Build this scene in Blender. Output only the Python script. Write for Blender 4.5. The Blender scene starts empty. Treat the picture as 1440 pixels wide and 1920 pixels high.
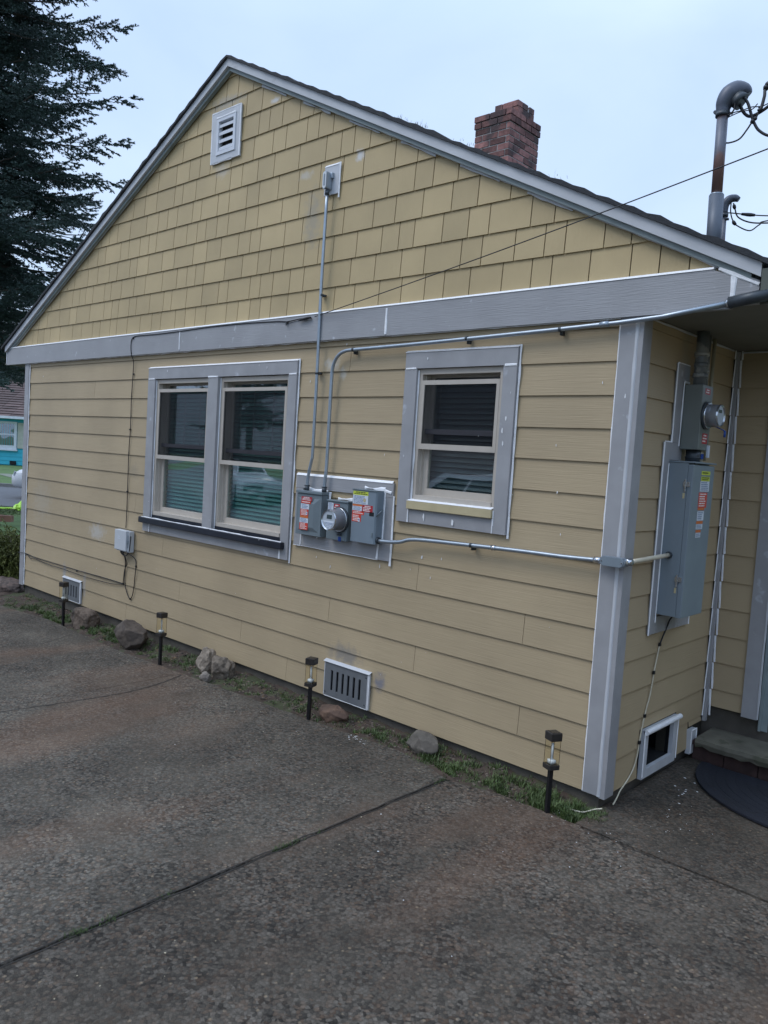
import bpy, bmesh, math, random
import numpy as np
from mathutils import Vector, Matrix, noise
random.seed(7)
rng = np.random.default_rng(7)
S = bpy.context.scene
COL = S.collection
PI = math.pi

# ------------------------------------------------------------------ camera
cam_d = bpy.data.cameras.new("camera")
cam = bpy.data.objects.new("camera", cam_d); COL.objects.link(cam)
R = ((0.73259107, -0.09397828, 0.67415014),
     (0.6778278, 0.01032503, -0.7351482),
     (0.06212735, 0.99552071, 0.07126511))
cam.matrix_world = Matrix.Translation((1.82604530, -3.85892794, 1.74230161)) @ Matrix(R).to_4x4()
cam_d.sensor_fit = 'HORIZONTAL'; cam_d.sensor_width = 36.0
cam_d.lens = 36.0 * 1473.65 / 1440.0
cam_d.clip_start = 0.05; cam_d.clip_end = 3000
S.camera = cam
S.view_settings.view_transform = 'Standard'; S.view_settings.look = 'None'
S.view_settings.gamma = 1; S.view_settings.exposure = 0.60
S.cycles.use_denoising = True
S.cycles.max_bounces = 8; S.cycles.transparent_max_bounces = 12

# ------------------------------------------------------------------ world and sun
SUN_EL, SUN_AZ = math.radians(52), math.radians(215)
w = bpy.data.worlds.new("World"); S.world = w; w.use_nodes = True
nt = w.node_tree; nt.nodes.clear()
out = nt.nodes.new('ShaderNodeOutputWorld'); bg = nt.nodes.new('ShaderNodeBackground')
sky = nt.nodes.new('ShaderNodeTexSky'); sky.sky_type = 'NISHITA'; sky.sun_disc = False
sky.sun_elevation = SUN_EL; sky.sun_rotation = SUN_AZ
sky.air_density = 1.2; sky.dust_density = 2.0; sky.ozone_density = 1.5
tc = nt.nodes.new('ShaderNodeTexCoord')
mp = nt.nodes.new('ShaderNodeMapping'); mp.inputs['Scale'].default_value = (1.2, 1.2, 2.6)
ns = nt.nodes.new('ShaderNodeTexNoise'); ns.inputs['Scale'].default_value = 1.5; ns.inputs['Detail'].default_value = 6; ns.inputs['Distortion'].default_value = .4
rp = nt.nodes.new('ShaderNodeValToRGB')
rp.color_ramp.elements[0].position = 0.3; rp.color_ramp.elements[0].color = (6.3, 8.5, 12.8, 1)
rp.color_ramp.elements[1].position = 0.72; rp.color_ramp.elements[1].color = (8.8, 10.9, 13.8, 1)
sp = nt.nodes.new('ShaderNodeSeparateXYZ')
mr = nt.nodes.new('ShaderNodeMapRange')      # overcast: brighter towards the zenith
mr.inputs['From Min'].default_value = 0.45; mr.inputs['From Max'].default_value = 1.0
mr.inputs['To Min'].default_value = 1.0; mr.inputs['To Max'].default_value = 2.0
mulz = nt.nodes.new('ShaderNodeMix'); mulz.data_type = 'RGBA'; mulz.blend_type = 'MULTIPLY'; mulz.inputs[0].default_value = 1
mx = nt.nodes.new('ShaderNodeMix'); mx.data_type = 'RGBA'; mx.inputs[0].default_value = 0.86
L = nt.links.new
L(tc.outputs['Generated'], mp.inputs['Vector']); L(mp.outputs[0], ns.inputs['Vector'])
L(ns.outputs[0], rp.inputs[0]); L(tc.outputs['Generated'], sp.inputs[0]); L(sp.outputs['Z'], mr.inputs['Value'])
L(rp.outputs[0], mulz.inputs[6]); L(mr.outputs[0], mulz.inputs[7])
L(sky.outputs[0], mx.inputs[6]); L(mulz.outputs[2], mx.inputs[7])
L(mx.outputs[2], bg.inputs[0]); bg.inputs[1].default_value = 0.062
L(bg.outputs[0], out.inputs[0])
sd = bpy.data.lights.new("sun", 'SUN'); sd.energy = 0.75; sd.angle = math.radians(25); sd.color = (1, 0.95, 0.88)
so = bpy.data.objects.new("sun", sd); COL.objects.link(so)
# towards the sun: from the camera side, slightly left
sdir = Vector((-0.45, -0.62, 1.0)).normalized()
so.rotation_euler = sdir.to_track_quat('Z', 'Y').to_euler()

# ------------------------------------------------------------------ materials
def lin(r, g, b):
    f = lambda c: ((c / 255 + 0.055) / 1.055) ** 2.4 if c > 10 else c / 255 / 12.92
    return (f(r), f(g), f(b))

def mat(name, col, rough=0.6, metal=0.0, var=0.12, vscale=6.0, bump=0.0, bscale=80.0, stretch=(1, 1, 1),
        island=0.0, spots=None, spotcol=None, spotscale=20, spotthr=0.62, spec=0.5, extra=None):
    m = bpy.data.materials.new(name); m.use_nodes = True
    t = m.node_tree; n = t.nodes; l = t.links.new
    b = n['Principled BSDF']; b.inputs['Roughness'].default_value = rough; b.inputs['Metallic'].default_value = metal
    b.inputs['Specular IOR Level'].default_value = spec
    co = n.new('ShaderNodeTexCoord')
    no = n.new('ShaderNodeTexNoise'); no.inputs['Scale'].default_value = vscale; no.inputs['Detail'].default_value = 6
    l(co.outputs['Object'], no.inputs['Vector'])
    r = n.new('ShaderNodeMapRange'); r.inputs['From Min'].default_value = .25; r.inputs['From Max'].default_value = .75
    r.inputs['To Min'].default_value = 1 - var; r.inputs['To Max'].default_value = 1 + var
    l(no.outputs[0], r.inputs['Value'])
    mul = n.new('ShaderNodeMix'); mul.data_type = 'RGBA'; mul.blend_type = 'MULTIPLY'; mul.inputs[0].default_value = 1
    mul.inputs[6].default_value = (*col, 1); l(r.outputs[0], mul.inputs[7])
    c = mul.outputs[2]
    if island:
        g = n.new('ShaderNodeNewGeometry'); r2 = n.new('ShaderNodeMapRange')
        r2.inputs['To Min'].default_value = 1 - island; r2.inputs['To Max'].default_value = 1 + island
        l(g.outputs['Random Per Island'], r2.inputs['Value'])
        m2 = n.new('ShaderNodeMix'); m2.data_type = 'RGBA'; m2.blend_type = 'MULTIPLY'; m2.inputs[0].default_value = 1
        l(c, m2.inputs[6]); l(r2.outputs[0], m2.inputs[7]); c = m2.outputs[2]
    if spots:
        s = n.new('ShaderNodeTexNoise'); s.inputs['Scale'].default_value = spotscale; s.inputs['Detail'].default_value = 4
        l(co.outputs['Object'], s.inputs['Vector'])
        r3 = n.new('ShaderNodeMapRange'); r3.inputs['From Min'].default_value = spotthr; r3.inputs['From Max'].default_value = spotthr + .06
        r3.inputs['To Max'].default_value = spots
        l(s.outputs[0], r3.inputs['Value'])
        m3 = n.new('ShaderNodeMix'); m3.data_type = 'RGBA'; l(r3.outputs[0], m3.inputs[0]); l(c, m3.inputs[6])
        m3.inputs[7].default_value = (*spotcol, 1); c = m3.outputs[2]
    if extra: c = extra(n, l, co, c)
    l(c, b.inputs['Base Color'])
    if bump:
        mpn = n.new('ShaderNodeMapping'); mpn.inputs['Scale'].default_value = stretch
        l(co.outputs['Object'], mpn.inputs['Vector'])
        bn = n.new('ShaderNodeTexNoise'); bn.inputs['Scale'].default_value = bscale; bn.inputs['Detail'].default_value = 5
        l(mpn.outputs[0], bn.inputs['Vector'])
        bu = n.new('ShaderNodeBump'); bu.inputs['Strength'].default_value = min(1, bump); bu.inputs['Distance'].default_value = 0.004
        l(bn.outputs[0], bu.inputs['Height']); l(bu.outputs[0], b.inputs['Normal'])
    return m

def patches(lst):
    """real paint smears: (centre, half sizes, colour, strength) in object space"""
    def f(n, l, co, c):
        wn = n.new('ShaderNodeTexNoise'); wn.inputs['Scale'].default_value = 22; wn.inputs['Detail'].default_value = 5
        l(co.outputs['Object'], wn.inputs['Vector'])
        for (cx, cy, cz), (sx, sz), pc, st in lst:
            mp = n.new('ShaderNodeMapping'); mp.inputs['Location'].default_value = (-cx / sx, -cy / 1.0, -cz / sz)
            mp.inputs['Scale'].default_value = (1 / sx, 1, 1 / sz)
            l(co.outputs['Object'], mp.inputs['Vector'])
            ln = n.new('ShaderNodeVectorMath'); ln.operation = 'LENGTH'; l(mp.outputs[0], ln.inputs[0])
            ad = n.new('ShaderNodeMath'); ad.operation = 'MULTIPLY_ADD'; l(wn.outputs[0], ad.inputs[0]); ad.inputs[1].default_value = 1.6
            l(ln.outputs['Value'], ad.inputs[2])
            r = n.new('ShaderNodeMapRange'); r.inputs['From Min'].default_value = 1.05; r.inputs['From Max'].default_value = 1.75
            r.inputs['To Min'].default_value = st; r.inputs['To Max'].default_value = 0; l(ad.outputs[0], r.inputs['Value'])
            m = n.new('ShaderNodeMix'); m.data_type = 'RGBA'; l(r.outputs[0], m.inputs[0]); l(c, m.inputs[6])
            m.inputs[7].default_value = (*pc, 1); c = m.outputs[2]
        return c
    return f

def grain(n, l, co, c):
    mp = n.new('ShaderNodeMapping'); mp.inputs['Scale'].default_value = (0.25, 1, 6); l(co.outputs['Object'], mp.inputs['Vector'])
    s = n.new('ShaderNodeTexNoise'); s.inputs['Scale'].default_value = 14; s.inputs['Detail'].default_value = 5; s.inputs['Distortion'].default_value = .8
    l(mp.outputs[0], s.inputs['Vector'])
    r = n.new('ShaderNodeMapRange'); r.inputs['From Min'].default_value = .3; r.inputs['From Max'].default_value = .7
    r.inputs['To Min'].default_value = .965; r.inputs['To Max'].default_value = 1.03; l(s.outputs[0], r.inputs['Value'])
    m = n.new('ShaderNodeMix'); m.data_type = 'RGBA'; m.blend_type = 'MULTIPLY'; m.inputs[0].default_value = 1
    l(c, m.inputs[6]); l(r.outputs[0], m.inputs[7]); return m.outputs[2]

PRIMER = (0.318, 0.314, 0.320)
def siding_extra(n, l, co, c):
    c = grain(n, l, co, c)
    return patches([((-2.3, 0, 2.36), (.10, .06), (.50, .48, .42), .8), ((-2.19, 0, 2.3), (.05, .06), (.50, .48, .42), .6),
                    ((-5.62, 0, .80), (.2, .11), (.46, .44, .40), .7), ((-4.95, 0, 1.45), (.12, .1), (.22, .19, .14), .35),
                    ((-2.0, 0, .33), (.2, .10), (.17, .17, .17), .65), ((-1.66, 0, .22), (.07, .08), (.12, .14, .2), .7),
                    ((-6.3, 0, .30), (.06, .12), (.3, .3, .3), .7), ((-5.85, 0, .22), (.05, .2), (.32, .31, .3), .6),
                    ((-6.9, 0, 1.0), (.3, .3), (.40, .37, .31), .3), ((-.3, 0, .09), (.03, .04), (.2, .19, .15), .5)])(n, l, co, c)
M = {}
M['siding'] = mat('tan_siding_paint', (.400, .310, .190), .62, var=.11, vscale=1.4, bump=.40, bscale=38, stretch=(.12, 1, 4), island=.035, extra=siding_extra)
M['siding_side'] = mat('tan_side_paint', (.400, .310, .190), .62, var=.07, vscale=1.7, bump=.35, bscale=38, stretch=(1, .12, 4), island=.035)
def shingle_extra(n, l, co, c):
    return patches([((-2.15, 0, 3.78), (.06, .05), (.6, .6, .6), .8), ((-3.1, 0, 4.38), (.06, .03), (.6, .6, .6), .8), ((-2.6, 0, 3.42), (.12, .28), (.27, .25, .21), .55),
                    ((-3.72, 0, 4.52), (.3, .07), (.34, .32, .28), .6), ((-3.75, 0, 3.98), (.12, .07), (.5, .48, .45), .4), ((-2.7, 0, 3.75), (.1, .04), (.5, .49, .46), .5)])(n, l, co, c)
M['shingle'] = mat('yellow_shingle_paint', (.450, .342, .180), .6, var=.11, vscale=2.2, bump=.6, bscale=45, stretch=(5, 1, .25), island=.085, extra=shingle_extra)
M['back'] = mat('wall_paper', (.03, .027, .02), .9)
M['trim'] = mat('gray_primer', PRIMER, .5, var=.10, vscale=3.5, bump=.45, bscale=30, stretch=(.25, 1, 5), spots=.5, spotcol=(.62, .64, .68), spotscale=16, spotthr=.68)
M['trimv'] = mat('gray_primer_vertical', PRIMER, .5, var=.13, vscale=5, bump=.45, bscale=30, stretch=(5, 5, .25), spots=.5, spotcol=(.55, .57, .62), spotscale=9, spotthr=.66)
M['trims'] = mat('gray_primer_smooth', (.50, .51, .53), .5, var=.10, vscale=8, bump=.1)
M['barge'] = mat('barge_paint', (.50, .51, .53), .5, var=.10, vscale=4, bump=.2, bscale=40, spots=.3, spotcol=(.18, .19, .2), spotscale=5, spotthr=.64)
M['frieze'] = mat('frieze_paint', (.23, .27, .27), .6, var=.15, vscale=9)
M['caulk'] = mat('white_caulk', (.84, .84, .85), .45, var=.08, vscale=30, bump=.4, bscale=120)
M['soffit'] = mat('soffit_paint', (.16, .155, .13), .7, var=.1)
M['roof'] = mat('asphalt_shingle', (.035, .037, .042), .9, var=.3, vscale=40, bump=.9, bscale=250, spots=.6, spotcol=(.06, .07, .045), spotscale=12)
M['winframe'] = mat('window_tan', (.47, .42, .36), .45, var=.06, vscale=12)
M['darkframe'] = mat('screen_rail', (.20, .19, .21), .5, var=.05)
M['sillblack'] = mat('black_sill_paint', (.012, .014, .022), .35, var=.2, spots=.9, spotcol=(.6, .6, .6), spotscale=26, spotthr=.74)
M['silltan'] = mat('tan_sill_paint', (.50, .42, .25), .5, var=.12, vscale=8)
M['blind'] = mat('teal_blind', (.10, .27, .255), .55, var=.05)
M['blind2'] = mat('gray_blind', (.09, .115, .13), .55, var=.05)
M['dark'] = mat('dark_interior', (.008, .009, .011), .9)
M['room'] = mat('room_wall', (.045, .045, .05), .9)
M['conduit'] = mat('galvanised_steel', (.36, .41, .46), .38, .75, var=.12, vscale=20)
M['box'] = mat('gray_box_enamel', (.165, .20, .218), .38, .1, var=.06, vscale=9, spec=.5)
M['box2'] = mat('light_gray_box_enamel', (.20, .245, .285), .36, .1, var=.06, vscale=9)
M['box3'] = mat('olive_gray_enamel', (.17, .185, .17), .42, .1, var=.08, vscale=7)
M['box4'] = mat('panel_gray_enamel', (.21, .25, .28), .38, .1, var=.07, vscale=6)
M['hub'] = mat('dark_fitting', (.06, .07, .08), .45, .4)
M['red'] = mat('red_sticker', (.62, .055, .03), .45, var=.06)
M['crimson'] = mat('crimson_sticker', (.42, .02, .03), .45, var=.05)
M['orange'] = mat('orange_sticker', (.60, .15, .03), .45, var=.05)
M['white'] = mat('white_sticker', (.62, .66, .72), .45, var=.05)
M['yellow'] = mat('yellow_sticker', (.55, .62, .06), .45, var=.05)
M['inkw'] = mat('white_print', (.8, .75, .72), .5)
M['inkb'] = mat('blue_gray_print', (.18, .24, .36), .5)
M['inkk'] = mat('black_print', (.03, .035, .02), .5)
M['blue'] = mat('blue_seal', (.01, .06, .30), .4)
M['meterface'] = mat('meter_face', (.42, .46, .50), .4, var=.05)
M['lcd'] = mat('lcd_screen', (.05, .07, .07), .2)
M['chrome'] = mat('meter_ring', (.55, .57, .6), .22, .9)
M['cablek'] = mat('black_cable', (.010, .010, .012), .5)
M['cablew'] = mat('cream_cable', (.55, .50, .38), .5)
M['creampipe'] = mat('cream_paint_pipe', (.56, .50, .38), .45, var=.08)
M['tanpipe'] = mat('tan_paint_pipe', (.36, .32, .22), .5, var=.08)
M['graypipe'] = mat('patchy_gray_pipe', (.15, .16, .16), .5, .1, var=.2, spots=.8, spotcol=(.36, .35, .31), spotscale=9, spotthr=.5)
M['phonebox'] = mat('phone_box_plastic', (.50, .52, .54), .5, var=.04)
M['vent'] = mat('gray_vent_paint', (.17, .18, .19), .45, .2, var=.1, vscale=15)
M['louver'] = mat('white_louver', (.60, .62, .66), .5, var=.06)
M['louverback'] = mat('louver_inside', (.10, .11, .17), .7)
M['concf'] = mat('foundation_concrete', (.085, .075, .062), .9, var=.25, vscale=8, bump=.6, bscale=60)
M['slab'] = mat('stoop_concrete', (.135, .125, .095), .9, var=.3, vscale=9, bump=.7, bscale=70, spots=.6, spotcol=(.05, .055, .03), spotscale=7, spotthr=.55)
M['mat'] = mat('black_rubber', (.008, .010, .018), .75, var=.2, bump=.8, bscale=200)
M['blackp'] = mat('black_plastic', (.010, .010, .012), .35, var=.1)
M['lamptop'] = mat('lamp_cap', (.028, .024, .022), .4, var=.3, vscale=40)
M['rust'] = mat('weathered_pipe', (.13, .14, .17), .5, .3, var=.2, vscale=6, spots=.9, spotcol=(.19, .105, .085), spotscale=3.4, spotthr=.43)
M['mast'] = mat('galvanised_sleeve', (.10, .115, .14), .5, .4, var=.25, vscale=9)
M['head'] = mat('weatherhead_metal', (.075, .085, .11), .45, .4, var=.15)
M['white2'] = mat('white_gloss_paint', (.62, .64, .66), .4)
M['door'] = mat('pale_green_door', (.42, .50, .36), .35)
M['blackg'] = mat('black_gloss', (.01, .01, .012), .2)
M['leaf_sp'] = mat('spruce_needles', (.054, .088, .078), .6, var=.35, vscale=.9, island=.35)
M['bark'] = mat('spruce_bark', (.09, .075, .062), .95, var=.3, bump=.8, bscale=30)
M['leaf_y'] = mat('golden_cypress', (.11, .125, .026), .6, var=.5, vscale=3, island=.45)
M['grass'] = mat('grass_blade', (.070, .105, .028), .6, var=.3, vscale=4, island=.4)
M['moss'] = mat('dry_moss', (.12, .085, .06), .9, island=.3)
M['pebble'] = mat('soil_gravel', (.10, .078, .062), .9, var=.2, island=.7)
M['chip'] = mat('white_paint_chip', (.75, .75, .75), .6)

def glassmat(name, tint, rough=.02, wav=.0, f=.55):
    m = bpy.data.materials.new(name); m.use_nodes = True; t = m.node_tree; n = t.nodes; l = t.links.new; n.clear()
    o = n.new('ShaderNodeOutputMaterial'); mixs = n.new('ShaderNodeMixShader'); tr = n.new('ShaderNodeBsdfTransparent')
    gl = n.new('ShaderNodeBsdfGlossy'); gl.inputs['Roughness'].default_value = rough; tr.inputs[0].default_value = (*tint, 1)
    fr = n.new('ShaderNodeFresnel'); gg = n.new('ShaderNodeNewGeometry'); im = n.new('ShaderNodeMapRange')
    im.inputs['To Min'].default_value = 1.5; im.inputs['To Max'].default_value = 1 / 1.5     # thin sheet: same reflectance from both faces
    l(gg.outputs['Backfacing'], im.inputs['Value']); l(im.outputs[0], fr.inputs['IOR'])
    mm = n.new('ShaderNodeMath'); mm.operation = 'MULTIPLY_ADD'; mm.inputs[1].default_value = 1.9 if f > 0 else .5; mm.inputs[2].default_value = f * .1
    l(fr.outputs[0], mm.inputs[0]); l(mm.outputs[0], mixs.inputs[0]); l(tr.outputs[0], mixs.inputs[1]); l(gl.outputs[0], mixs.inputs[2])
    if wav:
        co = n.new('ShaderNodeTexCoord'); w_ = n.new('ShaderNodeTexNoise'); w_.inputs['Scale'].default_value = 1.6; w_.inputs['Detail'].default_value = 0
        b = n.new('ShaderNodeBump'); b.inputs['Strength'].default_value = 1; b.inputs['Distance'].default_value = wav
        l(co.outputs['Object'], w_.inputs['Vector']); l(w_.outputs[0], b.inputs['Height']); l(b.outputs[0], gl.inputs['Normal']); l(b.outputs[0], fr.inputs['Normal'])
    l(mixs.outputs[0], o.inputs[0]); return m
M['glass'] = glassmat('window_glass', (.93, .98, .97), wav=.010, f=.6)
M['clear'] = glassmat('clear_plastic', (.97, .95, .88), .12, f=-.5)
def screenmat():
    m = bpy.data.materials.new('insect_screen'); m.use_nodes = True; t = m.node_tree; n = t.nodes; l = t.links.new; n.clear()
    o = n.new('ShaderNodeOutputMaterial'); x = n.new('ShaderNodeMixShader'); x.inputs[0].default_value = .34
    tr = n.new('ShaderNodeBsdfTransparent'); d = n.new('ShaderNodeBsdfDiffuse'); d.inputs[0].default_value = (.022, .024, .028, 1)
    l(tr.outputs[0], x.inputs[1]); l(d.outputs[0], x.inputs[2]); l(x.outputs[0], o.inputs[0]); return m
M['screen'] = screenmat()

def concrete(name, base, stone=.5, tone=(1, 1, 1)):
    m = bpy.data.materials.new(name); m.use_nodes = True; t = m.node_tree; n = t.nodes; l = t.links.new
    b = n['Principled BSDF']; b.inputs['Roughness'].default_value = .88; b.inputs['Specular IOR Level'].default_value = .25
    co = n.new('ShaderNodeTexCoord')
    def nz(s, d=5, dist=0):
        x = n.new('ShaderNodeTexNoise'); x.inputs['Scale'].default_value = s; x.inputs['Detail'].default_value = d; x.inputs['Distortion'].default_value = dist
        l(co.outputs['Object'], x.inputs['Vector']); return x.outputs[0]
    def rng_(v, a, b_, c, d):
        r = n.new('ShaderNodeMapRange'); l(v, r.inputs['Value'])
        for k, q in zip(('From Min', 'From Max', 'To Min', 'To Max'), (a, b_, c, d)): r.inputs[k].default_value = q
        return r.outputs[0]
    def mixc(f, a, b_, typ='MIX'):
        x = n.new('ShaderNodeMix'); x.data_type = 'RGBA'; x.blend_type = typ
        if isinstance(f, float): x.inputs[0].default_value = f
        else: l(f, x.inputs[0])
        for i, q in ((6, a), (7, b_)):
            if isinstance(q, tuple): x.inputs[i].default_value = (*q, 1)
            else: l(q, x.inputs[i])
        return x.outputs[2]
    v = n.new('ShaderNodeTexVoronoi'); v.inputs['Scale'].default_value = 70
    dn = n.new('ShaderNodeTexNoise'); dn.inputs['Scale'].default_value = 40; l(co.outputs['Object'], dn.inputs['Vector'])
    va = n.new('ShaderNodeVectorMath'); va.operation = 'MULTIPLY_ADD'; va.inputs[1].default_value = (.012, .012, .012)
    l(dn.outputs['Color'], va.inputs[0]); l(co.outputs['Object'], va.inputs[2]); l(va.outputs[0], v.inputs['Vector'])
    vv = n.new('ShaderNodeSeparateColor'); l(v.outputs['Color'], vv.inputs[0])
    stone_tone = rng_(vv.outputs[0], 0, 1, 1 - stone, 1 + stone * .9)
    c = mixc(1.0, tuple(base), stone_tone, 'MULTIPLY')
    hue = mixc(rng_(vv.outputs[1], .55, 1, 0, .5), c, (base[0] * 1.6, base[1] * 1.15, base[2] * .9))
    edge = rng_(v.outputs['Distance'], .25, .75, 1, .62)
    c = mixc(1.0, hue, edge, 'MULTIPLY')
    # cement paste covering the stones in places
    c = mixc(rng_(nz(3.2, 8), .42, .62, 0, .4), c, (base[0] * .95, base[1] * .93, base[2] * .88))
    # large stains
    c = mixc(1.0, c, rng_(nz(.9, 4, .6), .3, .7, .70, 1.32), 'MULTIPLY')
    c = mixc(1.0, c, rng_(nz(5, 6, .3), .3, .7, .82, 1.18), 'MULTIPLY')
    mp = n.new('ShaderNodeMapping'); mp.inputs['Scale'].default_value = (1, .35, 1); mp.inputs['Rotation'].default_value = (0, 0, .5); l(co.outputs['Object'], mp.inputs['Vector'])
    rs = n.new('ShaderNodeTexNoise'); rs.inputs['Scale'].default_value = 1.3; rs.inputs['Detail'].default_value = 6; l(mp.outputs[0], rs.inputs['Vector'])
    c = mixc(rng_(rs.outputs[0], .53, .68, 0, .34), c, (base[0] * 1.75, base[1] * 1.1, base[2] * .82))
    # light speckle
    v2 = n.new('ShaderNodeTexVoronoi'); v2.inputs['Scale'].default_value = 30; l(co.outputs['Object'], v2.inputs['Vector'])
    v2s = n.new('ShaderNodeSeparateColor'); l(v2.outputs['Color'], v2s.inputs[0])
    f = n.new('ShaderNodeMath'); f.operation = 'MULTIPLY'; l(rng_(v2.outputs['Distance'], .12, .24, 1, 0), f.inputs[0]); l(rng_(v2s.outputs[0], .74, .80, 0, .65), f.inputs[1])
    c = mixc(f.outputs[0], c, (base[0] * 2.6, base[1] * 2.3, base[2] * 1.9))
    g = nz(260, 2); c = mixc(1.0, c, rng_(g, .3, .7, .72, 1.3), 'MULTIPLY')
    l(c, b.inputs['Base Color'])
    bu = n.new('ShaderNodeBump'); bu.inputs['Distance'].default_value = .004; bu.inputs['Strength'].default_value = .8
    ad = n.new('ShaderNodeMath'); ad.operation = 'ADD'; l(edge, ad.inputs[0]); l(g, ad.inputs[1]); l(ad.outputs[0], bu.inputs['Height']); l(bu.outputs[0], b.inputs['Normal'])
    return m
M['drive'] = concrete('exposed_aggregate_concrete', (.102, .091, .075), .60)
M['drive2'] = concrete('exposed_aggregate_dark', (.088, .076, .062), .70)
M['walk'] = concrete('brown_walk_concrete', (.082, .071, .058), .5)

def rockmat(name, c1, c2, sc=9):
    return mat(name, c1, .85, var=.35, vscale=sc, bump=1, bscale=40, spots=.7, spotcol=c2, spotscale=sc * 1.3, spotthr=.5)

# ------------------------------------------------------------------ object helpers
def link(o, parent=None):
    COL.objects.link(o)
    if parent is not None: o.parent = parent
    return o
def thing(name, label, cat, loc=(0, 0, 0), group=None, rz=0):
    o = bpy.data.objects.new(name, None); o.empty_display_size = .1
    o.location = loc; o.rotation_euler = (0, 0, rz); link(o)
    o['label'] = label; o['category'] = cat
    if group: o['group'] = group
    return o
def tag(o, label, cat, group=None):
    o['label'] = label; o['category'] = cat
    if group: o['group'] = group
    return o
class MB:
    def __init__(s, org=(0, 0, 0)): s.v = []; s.f = []; s.o = Vector(org); s.smooth = False
    def add(s, vs, fs):
        b = len(s.v); s.v += [tuple(Vector(p) - s.o) for p in vs]; s.f += [tuple(b + i for i in f) for f in fs]
    def box(s, x0, x1, y0, y1, z0, z1, bev=0):
        if bev:
            bm = bmesh.new(); bmesh.ops.create_cube(bm, size=1)
            for v in bm.verts: v.co = Vector(((x0 + x1) / 2 + v.co.x * (x1 - x0), (y0 + y1) / 2 + v.co.y * (y1 - y0), (z0 + z1) / 2 + v.co.z * (z1 - z0)))
            bmesh.ops.bevel(bm, geom=bm.edges[:] + bm.verts[:], offset=bev, segments=2, affect='EDGES', profile=.6)
            bm.verts.index_update(); s.add([v.co.copy() for v in bm.verts], [[v.index for v in f.verts] for f in bm.faces]); bm.free(); return
        s.add([(x0, y0, z0), (x1, y0, z0), (x1, y1, z0), (x0, y1, z0), (x0, y0, z1), (x1, y0, z1), (x1, y1, z1), (x0, y1, z1)],
              [(0, 3, 2, 1), (4, 5, 6, 7), (0, 1, 5, 4), (1, 2, 6, 5), (2, 3, 7, 6), (3, 0, 4, 7)])
    def prism(s, pts, d):
        """polygon (3-D points) extruded by vector d"""
        n = len(pts); d = Vector(d); a = [Vector(p) for p in pts]; b = [p + d for p in a]
        s.add(a + b, [tuple(range(n - 1, -1, -1)), tuple(range(n, 2 * n))] + [(i, (i + 1) % n, n + (i + 1) % n, n + i) for i in range(n)])
    def tube(s, pts, r, seg=10, cap=True, smooth=True):
        pts = [Vector(p) for p in pts]; n = len(pts); rr = r if isinstance(r, (list, tuple)) else [r] * n
        vs = []; t0 = (pts[1] - pts[0]).normalized(); up = Vector((0, 0, 1)) if abs(t0.z) < .9 else Vector((1, 0, 0))
        nrm = t0.cross(up).normalized()
        for i, p in enumerate(pts):
            t = (pts[min(i + 1, n - 1)] - pts[max(i - 1, 0)]).normalized()
            nrm = (nrm - t * nrm.dot(t)).normalized(); bn = t.cross(nrm)
            for k in range(seg):
                a = 2 * PI * k / seg; vs.append(p + (nrm * math.cos(a) + bn * math.sin(a)) * rr[i])
        fs = [(i * seg + k, i * seg + (k + 1) % seg, (i + 1) * seg + (k + 1) % seg, (i + 1) * seg + k) for i in range(n - 1) for k in range(seg)]
        if cap: fs += [tuple(range(seg - 1, -1, -1)), tuple((n - 1) * seg + k for k in range(seg))]
        s.add(vs, fs); s.smooth = s.smooth or smooth
    def build(s, name, m, parent=None, smooth=None):
        if name == 'caulk_bead' and getattr(s, 'pc', None) and (len(s.pc) > 2 or s.pc[0][0] > 0):
            cuts = sorted({(0, 0), (len(s.v), len(s.f))} | set(s.pc)); o = None
            for (a, b), (c, d) in zip(cuts, cuts[1:]):
                if d <= b: continue
                q = MB(s.o); q.v = s.v[a:c]; q.f = [tuple(i - a for i in f) for f in s.f[b:d]]; o = q.build(name, m, parent, smooth)
            return o
        me = bpy.data.meshes.new(name); me.from_pydata([tuple(v) for v in s.v], [], s.f)
        bm = bmesh.new(); bm.from_mesh(me); bmesh.ops.recalc_face_normals(bm, faces=bm.faces); bm.to_mesh(me); bm.free()
        me.materials.append(m)
        sm = s.smooth if smooth is None else smooth
        if sm:
            me.polygons.foreach_set('use_smooth', [len(p.vertices) <= 4 for p in me.polygons])
        o = bpy.data.objects.new(name, me); link(o, parent)
        if parent is None or tuple(s.o) != (0, 0, 0): 
            if parent is None: o.location = s.o
        return o
def fast(name, V, F, m, parent=None, n=3, loc=(0, 0, 0)):
    me = bpy.data.meshes.new(name); V = np.asarray(V, np.float32); F = np.asarray(F, np.int32)
    me.vertices.add(len(V)); me.vertices.foreach_set('co', V.ravel())
    me.loops.add(F.size); me.loops.foreach_set('vertex_index', F.ravel())
    me.polygons.add(len(F)); me.polygons.foreach_set('loop_start', np.arange(0, F.size, n, dtype=np.int32))
    me.polygons.foreach_set('loop_total', np.full(len(F), n, np.int32))
    me.update(calc_edges=True); me.materials.append(m)
    o = bpy.data.objects.new(name, me); o.location = loc; return link(o, parent)
def smoothpath(pts, k=6):
    P = [Vector(p) for p in pts]; P = [P[0] * 2 - P[1]] + P + [P[-1] * 2 - P[-2]]; o = []
    for i in range(1, len(P) - 2):
        for j in range(k):
            t = j / k; a, b, c, d = P[i - 1:i + 3]
            o.append(.5 * ((2 * b) + (c - a) * t + (2 * a - 5 * b + 4 * c - d) * t * t + (3 * b - a - 3 * c + d) * t ** 3))
    return o + [P[-2]]
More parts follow.
